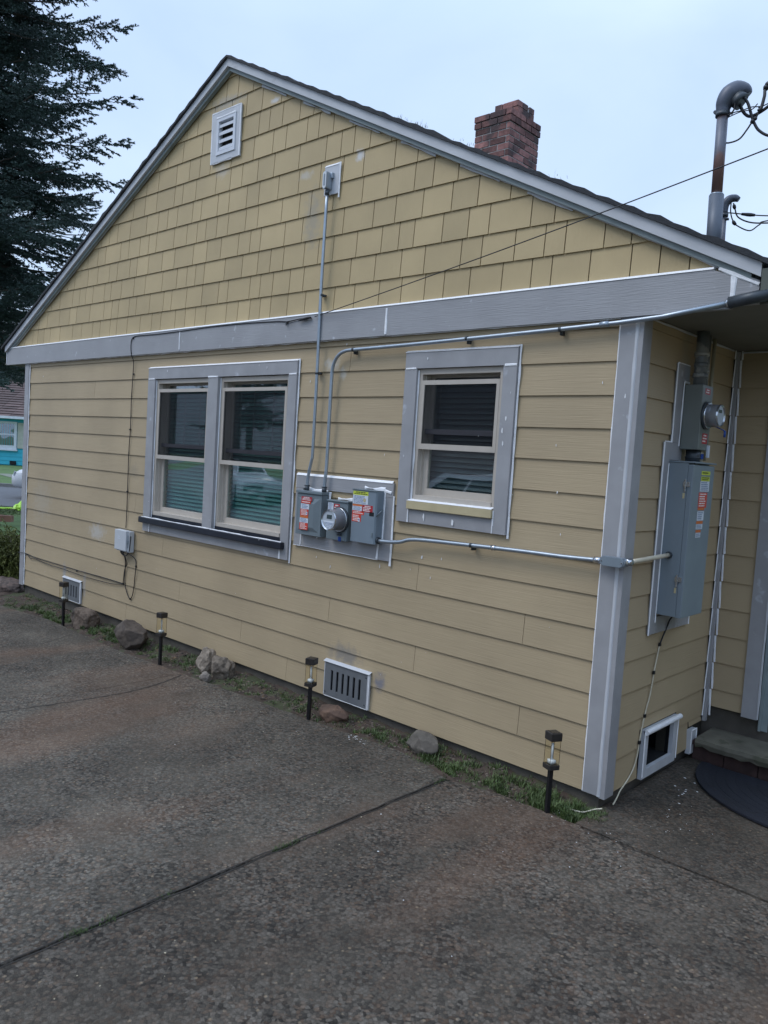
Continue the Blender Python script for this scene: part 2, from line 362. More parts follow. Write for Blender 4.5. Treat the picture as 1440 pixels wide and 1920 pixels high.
def bend(p0, p1, p2, r, k=8):
    """corner at p1 rounded with radius r"""
    p0, p1, p2 = map(Vector, (p0, p1, p2)); a = (p0 - p1).normalized(); b = (p2 - p1).normalized()
    s = p1 + a * r; e = p1 + b * r
    return [(s * (1 - t) ** 2 + p1 * 2 * t * (1 - t) + e * t * t) for t in [i / k for i in range(k + 1)]]

def wallmap(plane):
    """(a, z, out) -> world; front: a = x, outwards -y; side: a = y, outwards +x"""
    if plane == 'F': return lambda a, z, o=0: Vector((a, -o, z))
    if plane == 'S': return lambda a, z, o=0: Vector((o, a, z))
    return lambda a, z, o=0: Vector((a, 1.38 - o, z))
def caulk(mb, plane, a0, z0, a1, z1, w=.012, o=.004, jit=.3):
    """irregular half-round bead from (a0,z0) to (a1,z1)"""
    W_ = wallmap(plane); L_ = math.hypot(a1 - a0, z1 - z0); n = max(2, int(L_ / .035)); da, dz = (a1 - a0) / L_, (z1 - z0) / L_
    vs = []; sd_ = random.random() * 99
    for i in range(n + 1):
        t = i / n; k = 1 + jit * 1.6 * noise.noise(Vector((sd_, t * L_ * 9, 0))); off = .002 * noise.noise(Vector((sd_ + 7, t * L_ * 6, 0)))
        a = a0 + (a1 - a0) * t; z = z0 + (z1 - z0) * t
        for s_, h in ((-1, 0), (-.55, .004), (.55, .004), (1, 0)):
            q = s_ * w / 2 * k + off; vs.append(W_(a - dz * q, z + da * q, o + h))
    fs = [(i * 4 + k, i * 4 + k + 1, (i + 1) * 4 + k + 1, (i + 1) * 4 + k) for i in range(n) for k in range(3)]
    fs += [(0, 1, 2, 3), (n * 4 + 3, n * 4 + 2, n * 4 + 1, n * 4)]
    if not hasattr(mb, 'pc'): mb.pc = []
    mb.pc.append((len(mb.v), len(mb.f))); mb.add(vs, fs); mb.pc.append((len(mb.v), len(mb.f)))

# ------------------------------------------------------------------ the ground
def gz(x): return -.07 + .009 * min(0.0, max(x, -9.0))
def sheet(name, poly, z=0.0, m=None, kind='structure', sub=1):
    mb = MB(); mb.add([(x, y, gz(x) + z) for x, y in poly], [tuple(range(len(poly)))])
    o = mb.build(name, m); o['kind'] = kind; return o
M['lawn'] = mat('lawn_ground', (.065, .12, .028), .9, var=.35, vscale=1.5, bump=1, bscale=60)
M['asphalt'] = mat('road_asphalt', (.10, .105, .115), .9, var=.12, vscale=.8)
def soil_extra(n, l, co, c): return c
M['soil'] = mat('bare_soil', (.056, .038, .027), .95, var=.5, vscale=14, bump=1, bscale=90, spots=.7, spotcol=(.045, .06, .022), spotscale=7, spotthr=.5)
# one ground sheet to the horizon
mb = MB(); mb.add([(-900, -900, -.26), (900, -900, -.26), (900, 900, -.26), (-900, 900, -.26)], [(0, 1, 2, 3)])
o = mb.build('ground', M['lawn']); o['kind'] = 'structure'

# driveway slabs (joint along x = -0.80), each a cast slab with its own edge wobble
def wob(x, a=.006, s=9.): return a * noise.noise(Vector((x * s, 3.1, 0)))
def edge_y(x):
    pts = [(-7.35, -.42), (-6.7, -.40), (-5.95, -.30), (-5.2, -.33), (-4.4, -.36), (-3.84, -.33), (-3.0, -.29), (-2.06, -.255), (-1.3, -.20), (-1.0, -.24), (-.84, -.31), (-.76, -.31), (-.5, -.25), (0.0, -.245)]
    for (a, b), (c, d) in zip(pts, pts[1:]):
        if a <= x <= c: return b + (d - b) * (x - a) / (c - a) + .012 * noise.noise(Vector((x * 7, 0, 0)))
    return pts[0][1] if x < pts[0][0] else pts[-1][1]
def slab(name, x0, x1, y0, far, m, th=.1):
    """slab between x0..x1 from y0 up to far(x)"""
    n = max(6, int((x1 - x0) / .06)); vs = []
    for i in range(n + 1):
        x = x0 + (x1 - x0) * i / n; z = gz(x)
        yf = far(x); vs += [(x, y0, z - th), (x, y0, z), (x, yf - .012, z), (x, yf, z - .012), (x, yf, z - th)]
    # wobble the long side edges
    fs = [(i * 5 + k, i * 5 + k + 1, (i + 1) * 5 + k + 1, (i + 1) * 5 + k) for i in range(n) for k in range(4)]
    fs += [(0, 1, 2, 3, 4), tuple(n * 5 + k for k in (4, 3, 2, 1, 0))]
    mb = MB(); mb.add(vs, fs); o = mb.build(name, m); o['kind'] = 'structure'; return o
slab('driveway_left', -9.5, -3.50, -30, lambda x: edge_y(x) if x > -7.6 else -.42, M['drive'])
slab('driveway_middle', -3.494, -.8065, -30, edge_y, M['drive'])
slab('driveway_right', -.7935, .0 + .02, -30, edge_y, M['drive2'])
slab('driveway_far_right', .021, 6, -30, lambda x: -.262, M['drive2'])
mb = MB(); mb.box(-9.6, 6, -30, -.2, -.24, -.155); o = mb.build('joint_bed', mat('joint_dirt', (.035, .028, .022), .95, var=.4, vscale=20)); o['kind'] = 'structure'
# walkway beside the house
slab('walkway', -.02, 6, -.255, lambda x: 1.30, M['walk'])

def soilz(x, y):
    ye = edge_y(x) - .05; t = min(1, max(0, (y - ye) / (.12 - ye)))
    h = .028 * noise.noise(Vector((x * 5, y * 7, 0))) + .016 * noise.noise(Vector((x * 17, y * 19, 5)))
    if t < .17: h = min(h, 0) - .006
    return gz(x) - .012 + .045 * t ** 1.5 + h - (.02 if x > -.35 else 0) - (.02 if x > -.1 else 0)
# soil strip along the wall
mb = MB(); nx, ny = 260, 12; vs = []
for i in range(nx + 1):
    x = -9.3 + (9.32) * i / nx; ye = edge_y(x) - .05
    for j in range(ny + 1):
        y = ye + (.12 - ye) * j / ny
        h = .028 * noise.noise(Vector((x * 5, y * 7, 0))) + .016 * noise.noise(Vector((x * 17, y * 19, 5))) + .004 * random.random()
        base = gz(x) - .012 + .045 * (j / ny) ** 1.5
        if x > -.35: base -= .02
        if j < 2: h = min(h, 0) - .006
        if x > -.1: h -= .02
        vs.append((x, y, base + h))
mb.add(vs, [(i * (ny + 1) + j, (i + 1) * (ny + 1) + j, (i + 1) * (ny + 1) + j + 1, i * (ny + 1) + j + 1) for i in range(nx) for j in range(ny)])
o = mb.build('soil_strip', M['soil'], smooth=True); o['kind'] = 'structure'
# side garden beyond the left corner of the house
mb = MB(); vs = []
for i in range(41):
    for j in range(41):
        x = -13 + 5.6 * i / 40; y = -.6 + 4.2 * j / 40
        vs.append((x, y, -.15 + .03 * noise.noise(Vector((x * 3, y * 3, 0)))))
mb.add(vs, [(i * 41 + j, (i + 1) * 41 + j, (i + 1) * 41 + j + 1, i * 41 + j + 1) for i in range(40) for j in range(40)])
o = mb.build('side_garden_soil', M['soil'], smooth=True); o['kind'] = 'structure'

# hairline crack across the left slab and the faint one on the walk (sunk dark ribbons of dirt)
M['crackm'] = mat('crack_dirt', (.03, .026, .022), .95)
def ribbon(name, pts, w, z=.003, m=None):
    P = smoothpath([(x, y, 0) for x, y in pts], 14); mb = MB(); vs = []
    for i, p in enumerate(P):
        t = (P[min(i + 1, len(P) - 1)] - P[max(i - 1, 0)]).normalized(); nn = Vector((-t.y, t.x, 0))
        ww = w * (.6 + .9 * abs(noise.noise(Vector((i * .6, 2, 0))))); off = nn * .012 * noise.noise(Vector((i * .45, 9, 0)))
        for s_ in (-.5, .5):
            q = p + nn * ww * s_ + off; vs.append((q.x, q.y, gz(q.x) + z))
    mb.add(vs, [(2 * i, 2 * i + 1, 2 * i + 3, 2 * i + 2) for i in range(len(P) - 1)]); o = mb.build(name, m or M['crackm']); o['kind'] = 'structure'; return o
ribbon('crack', [(-3.47, -2.6), (-3.40, -1.77), (-3.33, -1.26), (-3.31, -.9), (-3.36, -.62), (-3.46, -.36)], .010)
ribbon('crack', [(-4.3, -1.2), (-4.6, -1.9), (-4.7, -2.6)], .006)
ribbon('crack', [(.05, -.275), (.14, -.262), (.37, -.285), (.6, -.26)], .006)
ribbon('crack', [(-5.2, -.42), (-5.0, -.9), (-5.2, -1.3)], .007)

ribbon('joint_dirt', [(-.811, -.34), (-.809, -1), (-.811, -1.8), (-.810, -2.6), (-.811, -3.4)], .009)
ribbon('joint_dirt', [(-.789, -.34), (-.791, -1), (-.789, -1.8), (-.790, -2.6), (-.789, -3.4)], .009)
# ------------------------------------------------------------------ the house
E = .178
H = thing('yellow_house', 'yellow-tan gabled house with lap siding, gable shingles and unpainted grey trim', 'house')
OPEN = [(-4.62, -2.725, 1.00, 2.31), (-1.49, -.825, 1.44, 2.32), (-2.17, -1.74, .02, .25), (-6.30, -5.89, .03, .24)]
JOINTS = {5: [-1.389, -6.0], 3: [-2.192, -1.372 + 3.1 - 8], 2: [-1.372], 4: [-.572, -4.4], 1: [-.561, -3.2], 13: [-2.12], 12: [-5.773], 6: [-4.9], 0: [-2.62, -5.0]}
JOINTS[3] = [-2.192]; JOINTS[2] = [-1.372, -4.1]
def lap_boards(mb, plane, a0, a1, k0, k1, opens, joints, ztop=99, zbot=-99):
    W_ = wallmap(plane)
    for k in range(k0, k1):
        z0 = max(k * E, zbot); z1 = min((k + 1) * E + .02, ztop)
        if z1 - z0 < .01: continue
        def o_at(z): return -.0005 - .0115 * (z - k * E) / (E + .02)
        cuts = sorted([a0, a1] + [j for j in joints.get(k, []) if a0 < j < a1])
        for c0, c1 in zip(cuts, cuts[1:]):
            c0 += .0015 if c0 != a0 else 0; c1 -= .0015 if c1 != a1 else 0
            rects = [(c0, c1, z0, z1)]
            for (b0, b1, y0, y1) in opens:
                nr = []
                for (p, q, r, s) in rects:
                    if b1 <= p or b0 >= q or y1 <= r or y0 >= s: nr.append((p, q, r, s)); continue
                    if p < b0: nr.append((p, b0, r, s))
                    if q > b1: nr.append((b1, q, r, s))
                    if r < y0: nr.append((max(p, b0), min(q, b1), r, y0))
                    if s > y1: nr.append((max(p, b0), min(q, b1), y1, s))
                rects = nr
            for (p, q, r, s) in rects:
                n = max(1, int((q - p) / .25)); vs = []; fs = []; ph = k * 3.3
                for i in range(n + 1):
                    a = p + (q - p) * i / n; wv = .0012 * noise.noise(Vector((a * 2.2, ph, 0)))
                    vs += [W_(a, r + (wv if r == k * E else 0), o_at(r)), W_(a, s, o_at(s)), W_(a, r + (wv if r == k * E else 0), o_at(r) - .0085)]
                for i in range(n):
                    fs += [(i * 3, (i + 1) * 3, (i + 1) * 3 + 1, i * 3 + 1), (i * 3, i * 3 + 2, (i + 1) * 3 + 2, (i + 1) * 3)]
                fs += [(0, 1, 2), (n * 3, n * 3 + 2, n * 3 + 1)]
                mb.add(vs, fs)
mb = MB(); lap_boards(mb, 'F', -7.30, -.10, 0, 15, OPEN, JOINTS, ztop=2.60); mb.build('lap_siding', M['siding'], H)
mb = MB()
SO = [(.40, .92, -.03, .28)]
lap_boards(mb, 'S', .088, 1.13, 0, 1, SO, {}); lap_boards(mb, 'S', .088, 1.350, 1, 15, SO + [(1.13, 1.4, 0, .14)], {}, ztop=2.58)
mb.add([Vector((-.001, 1.13, .14)), Vector((-.001, 1.335, .14)), Vector((-.011, 1.335, .2)), Vector((-.011, 1.13, .2))], [(0, 1, 2, 3)])
mb.build('lap_siding', M['siding_side'], H)
mb = MB(); lap_boards(mb, 'B', .02, .235, 1, 15, [], {}, ztop=2.58, zbot=.24); mb.build('lap_siding', M['siding_side'], H)

# gable shingles, each a separate tab clipped to the rake
AC = -3.655
def RS(x): return (.497 if x > AC else .4925) * abs(x - AC)
RK = lambda x: 4.77 - RS(x)
def clip(poly, inside, inter):
    o_ = []
    for i in range(len(poly)):
        p, q = poly[i], poly[(i + 1) % len(poly)]
        if inside(p): o_.append(p)
        if inside(p) != inside(q): o_.append(inter(p, q))
    return o_
def cliprake(poly):
    for sgn in (1, -1):
        f = lambda p, s=sgn: 4.77 - (.497 if s > 0 else .4925) * s * (p[0] - AC) - p[1]
        def it(p, q, f=f):
            a, b = f(p), f(q); t = a / (a - b); return (p[0] + (q[0] - p[0]) * t, p[1] + (q[1] - p[1]) * t)
        poly = clip(poly, lambda p, f=f: f(p) >= 0, it)
        if len(poly) < 3: return []
    return poly
GO = (-3.86, -3.53, 4.08, 4.43)
mb = MB(); sr = random.Random(5)
for k in range(-1, 12):
    z0 = 2.911 + .1795 * k; z1 = z0 + .1795 + .02
    if k == -1: z0 = 2.715
    x = -8.0 - sr.random() * .2
    while x < .7:
        wd = sr.choice([.13, .155, .155, .2, .2, .235, .235, .29])
        g = .0032; z0j = z0
        poly = cliprake([(x + g, z0j), (x + wd - g, z0j), (x + wd - g, z1), (x + g, z1)])
        polys = [poly] if poly else []
        b0, b1, y0, y1 = GO
        if poly and not (x + wd < b0 or x > b1 or z1 < y0 or z0 > y1):
            polys = []
            for rct in [(x + g, min(x + wd - g, b0), z0, z1), (max(x + g, b1), x + wd - g, z0, z1), (max(x + g, b0), min(x + wd - g, b1), z0, min(z1, y0)), (max(x + g, b0), min(x + wd - g, b1), max(z0, y1), z1)]:
                if rct[1] - rct[0] > .002 and rct[3] - rct[2] > .002: polys.append([(rct[0], rct[2]), (rct[1], rct[2]), (rct[1], rct[3]), (rct[0], rct[3])])
        zb = 2.911 + .1795 * k
        for poly in polys:
            f3 = lambda p, d=0: Vector((p[0], .0015 + .011 * max(0, (p[1] - zb)) / .2 + d, p[1]))
            n = len(poly); mb.add([f3(p) for p in poly] + [f3(p, .007) for p in poly], [tuple(range(n))] + [(i, (i + 1) % n, n + (i + 1) % n, n + i) for i in range(n)])
        x += wd
mb.build('gable_shingles', M['shingle'], H)
# sheathing behind (dark, seen only through the gaps), pierced by the windows
mb = MB()
def wall_with_holes(mb, x0, x1, z0, z1, y0, y1, holes):
    xs = sorted({x0, x1} | {h[0] for h in holes} | {h[1] for h in holes}); zs = sorted({z0, z1} | {h[2] for h in holes} | {h[3] for h in holes})
    for a, b in zip(xs, xs[1:]):
        for c, d in zip(zs, zs[1:]):
            if any(h[0] <= a and b <= h[1] and h[2] <= c and d <= h[3] for h in holes): continue
            mb.box(a, b, y0, y1, c, d)
wall_with_holes(mb, -7.38, -.02, -.0, 2.62, .021, .10, OPEN)
mb.prism([(-7.90, .021, 2.63), (.56, .021, 2.63), (AC, .021, 4.735)], (0, .06, 0))
mb.box(-.10, -.021, .11, .47, 0, 2.6); mb.box(-.10, -.021, .87, 1.40, 0, 2.6); mb.box(-.10, -.021, .471, .869, .25, 2.6)
mb.box(-.05, .33, 1.400, 1.46, .23, 2.6)
mb.box(-7.38, -7.30, .11, 9, 0, 2.6)
mb.box(-7.38, 6, 9, 9.1, 0, 2.6)
mb.build('sheathing', M['back'], H)
mb = MB(); mb.box(-7.33, -.04, .03, .16, -.32, -.003); mb.box(-.17, -.04, .162, 1.4, -.32, -.003); mb.box(-.038, 2.0, 1.43, 1.6, -.32, .235)
mb.build('foundation', M['concf'], H)

# roof: two slopes, a ragged shingle edge on the rake
mb = MB(); th = .03
def rakez(x): return 4.838 - RS(x)
YB, YR = 9.4, -.075
for s_ in (-1, 1):
    n = 60; xe = AC + (4.305 if s_ > 0 else -4.30); vs = []
    for i in range(n + 1):
        x = AC + (xe - AC) * i / n; tab = .018 * ((i * 4.33 / n / .14) % 1)
        yj = YR + .008 * noise.noise(Vector((x * 11, s_ * 5, 0))); z = rakez(x)
        zz = z + tab + .004 + .010 * noise.noise(Vector((x * 6, s_, 0)))
        vs += [(x, yj, z - .012), (x, yj, zz), (x, YB, zz), (x, YB, z - .012)]
    mb.add(vs, [(i * 4 + k, i * 4 + (k + 1) % 4, (i + 1) * 4 + (k + 1) % 4, (i + 1) * 4 + k) for i in range(n) for k in range(4)] + [(0, 1, 2, 3), (n * 4, n * 4 + 3, n * 4 + 2, n * 4 + 1)])
ROOF = mb.build('roof', M['roof'], H)
# barge boards and the recessed frieze under them
for s_ in (-1, 1):
    mb = MB(); xe = AC + s_ * 4.225; c = AC
    zt = lambda x: 4.825 - RS(x)
    mb.prism([(c, -.055, zt(c)), (xe, -.055, zt(xe)), (xe, -.055, zt(xe) - .064), (c, -.055, zt(c) - .060)], (0, .022, 0))
    mb.build('barge_board', M['barge'], H)
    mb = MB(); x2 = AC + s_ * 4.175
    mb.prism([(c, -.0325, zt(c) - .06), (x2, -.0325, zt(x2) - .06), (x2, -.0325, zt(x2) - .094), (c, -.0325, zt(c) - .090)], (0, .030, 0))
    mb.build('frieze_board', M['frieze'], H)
    mb = MB(); x3 = AC + s_ * (4.06)
    zc = lambda x: 4.731 - RS(x)
    caulk(mb, 'F', c + s_ * .02, zc(c), x3, zc(x3), .010, .0075 if s_ < 0 else .0095, .5)
    if s_ > 0:
        for q in range(6):
            xx = c + .4 + q * .5; caulk(mb, 'F', xx, zc(xx) - .006, xx + .3, zc(xx + .3) - .008, .016, .0055, .9)
    mb.build('caulk_bead', M['barge'], H)
# band (belly) board
BF = -.032
for a, b in ((-7.88, -4.2115), (-4.2085, -1.7715), (-1.7685, .438), (.447, .56)):
    mb = MB()
    if a == -7.88: pts = [(a, 2.533), (b, 2.533), (b, 2.722), (a + .04, 2.722), (a, 2.700)]
    elif a > .4: pts = [(a, 2.545), (b, 2.545), (b, 2.650), (a, 2.70)]
    elif a > -1.8: pts = [(a, 2.531), (b, 2.531), (b, 2.685), (b - .1, 2.722), (a, 2.722)]
    else: pts = [(a, 2.532), (b, 2.532), (b, 2.722), (a, 2.722)]
    mb.prism([(p[0], BF, p[1]) for p in pts], (0, .030, 0)); mb.build('band_board', M['trim'], H)
mb = MB()
mb.prism([(-7.83, -.036, 2.7235), (.345, -.036, 2.7235), (.345, -.030, 2.735), (-7.83, -.030, 2.735)], (0, .035, 0))
mb.build('band_flashing', M['caulk'], H)
mb = MB()
caulk(mb, 'F', -4.21, 2.55, -4.21, 2.71, .014, .033); caulk(mb, 'F', -1.77, 2.54, -1.77, 2.71, .018, .033); caulk(mb, 'F', .442, 2.55, .445, 2.69, .03, .033)
caulk(mb, 'F', .37, 2.722, .56, 2.632, .018, .0335); caulk(mb, 'F', -7.872, 2.55, -7.872, 2.69, .008, .033); caulk(mb, 'F', -7.87, 2.69, -7.83, 2.725, .01, .033)
for z_ in (2.5290,): caulk(mb, 'F', -7.3, z_, -.12, z_, .006, .012, .8)
mb.build('caulk_bead', M['caulk'], H)
# soffit under the right eave and eave box
mb = MB(); mb.box(.001, .62, .0, 9, 2.545, 2.557); mb.build('soffit', M['soffit'], H); mb = MB(); mb.box(-8.0, -7.40, .0, 9, 2.545, 2.557); mb.build('soffit', M['soffit'], H)
mb = MB(); mb.box(.6205, .645, -.01, 9, 2.53, 2.70); mb.build('fascia_board', M['trim'], H)
# gutter end
G_ = MB(); pr = [(.575, 2.695), (.70, 2.695), (.70, 2.67), (.685, 2.62), (.66, 2.585), (.575, 2.585)]
G_.prism([(x, -.06, z) for x, z in pr], (0, .04, 0)); G_.build('gutter_end', mat('olive_gutter', (.10, .11, .09), .5, .2), H)
mb = MB(); caulk(mb, 'S', .115, 2.535, 1.3, 2.538, .012, .004); caulk(mb, 'B', .03, 2.536, .9, 2.536, .012, .004); mb.build('caulk_bead', M['trims'], H)

# corner boards
def vboard(plane, a0, a1, z0, z1, o, th=.02, m='trimv', name='corner_board', par=None):
    W_ = wallmap(plane); mb = MB(); mb.prism([W_(a0, z0, o), W_(a1, z0, o), W_(a1, z1, o), W_(a0, z1, o)], W_(0, 0, -th) - W_(0, 0, 0)); return mb.build(name, M[m], par or H)
vboard('F', -.117, -.0235, .0, 2.531, .012, .030)
mb = MB(); mb.box(-.023, .0125, -.0135, .088, -.008, 2.531, .003); mb.build('corner_board', M['trimv'], H)
vboard('F', -7.40, -7.302, -.01, 2.531, .012, .030)
mb = MB(); caulk(mb, 'F', -.0235, .0, -.0232, 2.53, .020, .0135, .12); mb.build('caulk_bead', M['trims'], H)
mb = MB()
caulk(mb, 'F', -.121, .0, -.121, 2.52, .013, .003, .5); caulk(mb, 'F', -7.297, .0, -7.297, 2.52, .020, .001, .3)
mb.build('caulk_bead', M['caulk'], H)
# inside corner and porch wall trim
mb = MB(); mb.box(-.0, .022, 1.345, 1.375, .14, 2.54); mb.build('corner_board', M['trimv'], H)
mb = MB()
for k in range(1, 15):
    caulk(mb, 'S', 1.330, k * E + .0, 1.341, (k + 1) * E - .004, .012, .004, .2); caulk(mb, 'B', .034, k * E, .026, (k + 1) * E - .004, .013, .004, .2)
mb.build('caulk_bead', M['caulk'], H)
vboard('B', .232, .327, .225, 2.54, .014, .03)
mb = MB(); caulk(mb, 'B', .330, .23, .330, 2.5, .014, .014, .3); caulk(mb, 'S', .092, 0, .092, 2.5, .004, .001, .3); mb.build('caulk_bead', M['trims'], H)
vboard('S', 1.12, 1.205, -.03, .125, .022, .03, 'trims', 'corner_board')
mb = MB(); caulk(mb, 'S', 1.122, -.02, 1.122, .12, .008, .023); caulk(mb, 'S', 1.203, -.02, 1.203, .12, .010, .023); caulk(mb, 'S', 1.12, .124, 1.205, .124, .008, .023); mb.build('caulk_bead', M['caulk'], H)
# porch door frame and door
mb = MB(); mb.box(.345, .38, 1.42, 1.50, .15, 2.3); mb.box(.330, .345, 1.40, 1.62, .15, 2.54); DF = mb.build('door', M['frieze'], H)
mb = MB(); mb.box(.385, 1.3, 1.52, 1.56, .18, 2.25, .004); mb.build('door_panel', M['door'], DF)
mb = MB(); mb.box(.381, .40, 1.50, 1.519, .17, 2.25); mb.build('door_stop', M['white2'], DF)
mb = MB(); mb.box(1.3, 6, 1.45, 1.5, 0, 2.6); mb.build('porch_wall', M['siding_side'], H)

# ------------------------------------------------------------------ chimney, brick by brick
def brickm():
    m = mat('old_red_brick', (.20, .095, .085), .9, var=.45, vscale=16, bump=1, bscale=70, island=.6, spots=.75, spotcol=(.05, .04, .042), spotscale=4, spotthr=.53)
    return m
M['brick'] = brickm(); M['mortar'] = mat('lime_mortar', (.30, .28, .27), .95, var=.3, vscale=25)
CX0, CX1, CY0, CY1, CT = -3.876, -3.40, 3.5, 4.09, 5.655
CH = MB(); br = random.Random(3)
def course(mb, x0, x1, y0, y1, z, h, shift, L0=.205):
    def run(a0, a1, fixed):
        a = a0 - (L0 + .01) * (.5 if shift else 0); out_ = []
        while a < a1:
            p, q = max(a, a0), min(a + L0, a1)
            if q - p > .03: out_.append((p, q))
            a += L0 + .011
        return out_
    j = lambda: br.uniform(-.004, .004)
    for p, q in run(x0, x1, 0):
        mb.box(p, q, y0 + j(), y0 + .095, z, z + h, .003); mb.box(p, q, y1 - .095, y1 + j(), z, z + h, .003)
    for p, q in run(y0 + .1, y1 - .1, 1):
        mb.box(x1 - .095, x1 + j(), p, q, z, z + h, .003); mb.box(x0 + j(), x0 + .095, p, q, z, z + h, .003)
z = CT - .068; i = 0
while z > 4.1:
    e_ = .012 if i in (0, 1) else 0
    course(CH, CX0 - e_, CX1 + e_, CY0 - e_, CY1 + e_, z, .062, i % 2); z -= .0735; i += 1
for q in range(2):
    course(CH, CX0 + .14, CX1 - .02, CY0 + .16, CY1 - .1, CT + .012 + q * .07, .062, q % 2)
chim = CH.build('chimney', M['brick'], ROOF)
mb = MB(); mb.box(CX0 + .006, CX1 - .006, CY0 + .006, CY1 - .006, 4.0, CT - .008); mb.box(CX0 + .15, CX1 - .03, CY0 + .17, CY1 - .11, CT - .007, CT + .12)
mb.build('chimney_mortar', M['mortar'], ROOF)

# ------------------------------------------------------------------ windows
def window_unit(x0, x1, zs, zh, zm, zbar, zscr, win, teal, muntin=None):
    """one double-hung light inside its casing: x0..x1, sill zs, head zh, meeting rail zm"""
    def part(n, m, *boxes, bev=0):
        mb = MB()
        for b in boxes: mb.box(*b, bev)
        return mb.build(n, M[m], win)
    fw = .032
    part('jamb', 'winframe', (x0, x0 + fw, .002, .13, zs, zh), (x1 - fw, x1, .002, .13, zs, zh), (x0 + fw, x1 - fw, .002, .13, zh - .035, zh), (x0 + fw, x1 - fw, -.006, .13, zs, zs + .030), (x0 + fw, x0 + fw + .012, .03, .1, zs + .03, zh - .035))
    a, b = x0 + fw, x1 - fw
    # upper insect screen frame
    part('screen_frame', 'winframe', (a, a + .022, .0, .012, zm - .035, zscr), (b - .022, b, .0, .012, zm - .035, zscr), (a + .022, b - .022, .0, .012, zscr - .028, zscr), (a + .022, b - .022, -.001, .012, zm - .035, zm))
    part('screen', 'screen', (a + .022, b - .022, .0055, .0065, zm, zscr - .028))
    # sashes
    part('sash', 'winframe', (a + .012, a + .05, .052, .078, zs + .03, zm), (b - .038, b, .052, .078, zs + .03, zm), (a + .05, b - .038, .051, .078, zs + .03, zs + .075))
    part('sash', 'winframe', (a + .012, a + .04, .080, .10, zm, zh - .03), (b - .03, b, .080, .10, zm, zh - .03), (a + .04, b - .03, .080, .10, zh - .05, zh - .035))
    part('sash_rail', 'darkframe', (a + .012, b, .045, .075, zbar - .016, zbar + .016))
    part('pane', 'glass', (a + .05, b - .038, .064, .066, zs + .075, zm + .02)); part('pane', 'glass', (a + .04, b - .03, .090, .092, zbar, zh - .03))
    if muntin:
        bx = [(a + .04 + (b - a - .07) * t - .004, a + .04 + (b - a - .07) * t + .004, .100, .106, zbar, zh - .05) for t in (.34, .67)]
        zz = zbar + (zh - zbar) * .5
        part('muntin', 'muntin_', *bx, (a + .04, b - .03, .1065, .111, zz - .004, zz + .004))
    # blind
    mb = MB(); z_ = zs + .05; zt_ = zh - .02 
    while z_ < zt_:
        mb.add([(a, .112, z_), (b, .112, z_), (b, .134, z_ + .030), (a, .134, z_ + .030)], [(0, 1, 2, 3)]); z_ += .034
    mb.build('blind', M[teal], win)
M['muntin_'] = mat('gray_muntin', (.22, .26, .26), .5)
M['blindup'] = mat('dark_teal_curtain', (.045, .085, .09), .7, var=.2, vscale=4)
def casing(x0, x1, z0, z1, win_name, hd, sd_, apron, mull=None):
    """casing boards: head on top, stiles below, apron"""
    mb = MB(); F = -.020
    mb.box(x0, x1, F, -.0, z1 - hd, z1 - .004)
    mb.box(x0, x0 + sd_[0], F - .0015, .004, z0, z1 - hd - .002); mb.box(x1 - sd_[1], x1, F - .0015, .004, z0, z1 - hd - .002)
    mb.box(x0 + sd_[0] + .002, x1 - sd_[1] - .002, F + .002, .004, z0, z0 + apron)
    if mull: mb.box(mull[0], mull[1], F - .012, .02, z0 + apron + .055, z1 - hd - .002)
    w_ = mb.build(win_name, M['trimv'], H)
    mb = MB(); mb.prism([(x0 - .006, F - .004, z1 - .003), (x1 + .003, F - .004, z1 - .003), (x1 + .003, .0, z1 + .012), (x0 - .006, .0, z1 + .012)], (0, .006, 0))
    caulk(mb, 'F', x0 - .006, z0, x0 - .006, z1 - .01, .006, .003, .6); caulk(mb, 'F', x1 + .008, z0 - .02, x1 + .008, z1 + .012, .015, .004, .45)
    caulk(mb, 'F', x0 + .01, z1 - hd - .001, x0 + sd_[0] - .005, z1 - hd, .012, .0215, .5); caulk(mb, 'F', x1 - sd_[1] + .01, z1 - hd - .001, x1, z1 - hd, .012, .0215, .5)
    caulk(mb, 'F', x0 + sd_[0] + .001, z0, x0 + sd_[0] + .001, z0 + apron, .012, .0215, .6); caulk(mb, 'F', x1 - sd_[1] - .001, z0, x1 - sd_[1] - .001, z0 + apron, .012, .0215, .6)
    caulk(mb, 'F', x0 + sd_[0] + .004, z0 + apron + .06, x0 + sd_[0] + .004, z1 - hd - .01, .012, .002, .5)
    if mull:
        caulk(mb, 'F', mull[1] + .004, z0 + apron + .06, mull[1] + .004, z1 - hd - .01, .012, .002, .4)
        caulk(mb, 'F', mull[0], z1 - hd - .001, mull[1], z1 - hd - .001, .012, .033, .5); caulk(mb, 'F', mull[0], z0 + apron + .06, mull[1], z0 + apron + .06, .010, .052, .5)
    mb.build('caulk_bead', M['caulk'], w_)
    # reveal boards lining the opening
    return w_
W2 = casing(-4.715, -2.650, .915, 2.405, 'window', .100, (.115, .092), .075, (-3.755, -3.62)); W2['label'] = 'double window with a black sill'
window_unit(-4.60, -3.756, 1.075, 2.300, 1.625, 1.715, 2.215, W2, 'blind', True)
window_unit(-3.619, -2.744, 1.075, 2.300, 1.625, 1.705, 2.215, W2, 'blind', True)
mb = MB(); mb.box(-4.735, -2.69, -.058, .05, .992, 1.045, .006); mb.box(-4.598, -3.757, -.004, .05, 1.0455, 1.0745); mb.box(-3.617, -2.745, -.004, .05, 1.0455, 1.0745); mb.build('sill', M['sillblack'], W2)
mb = MB(); caulk(mb, 'F', -4.70, 1.047, -2.70, 1.047, .010, .046, .5); mb.build('caulk_bead', M['caulk'], W2)
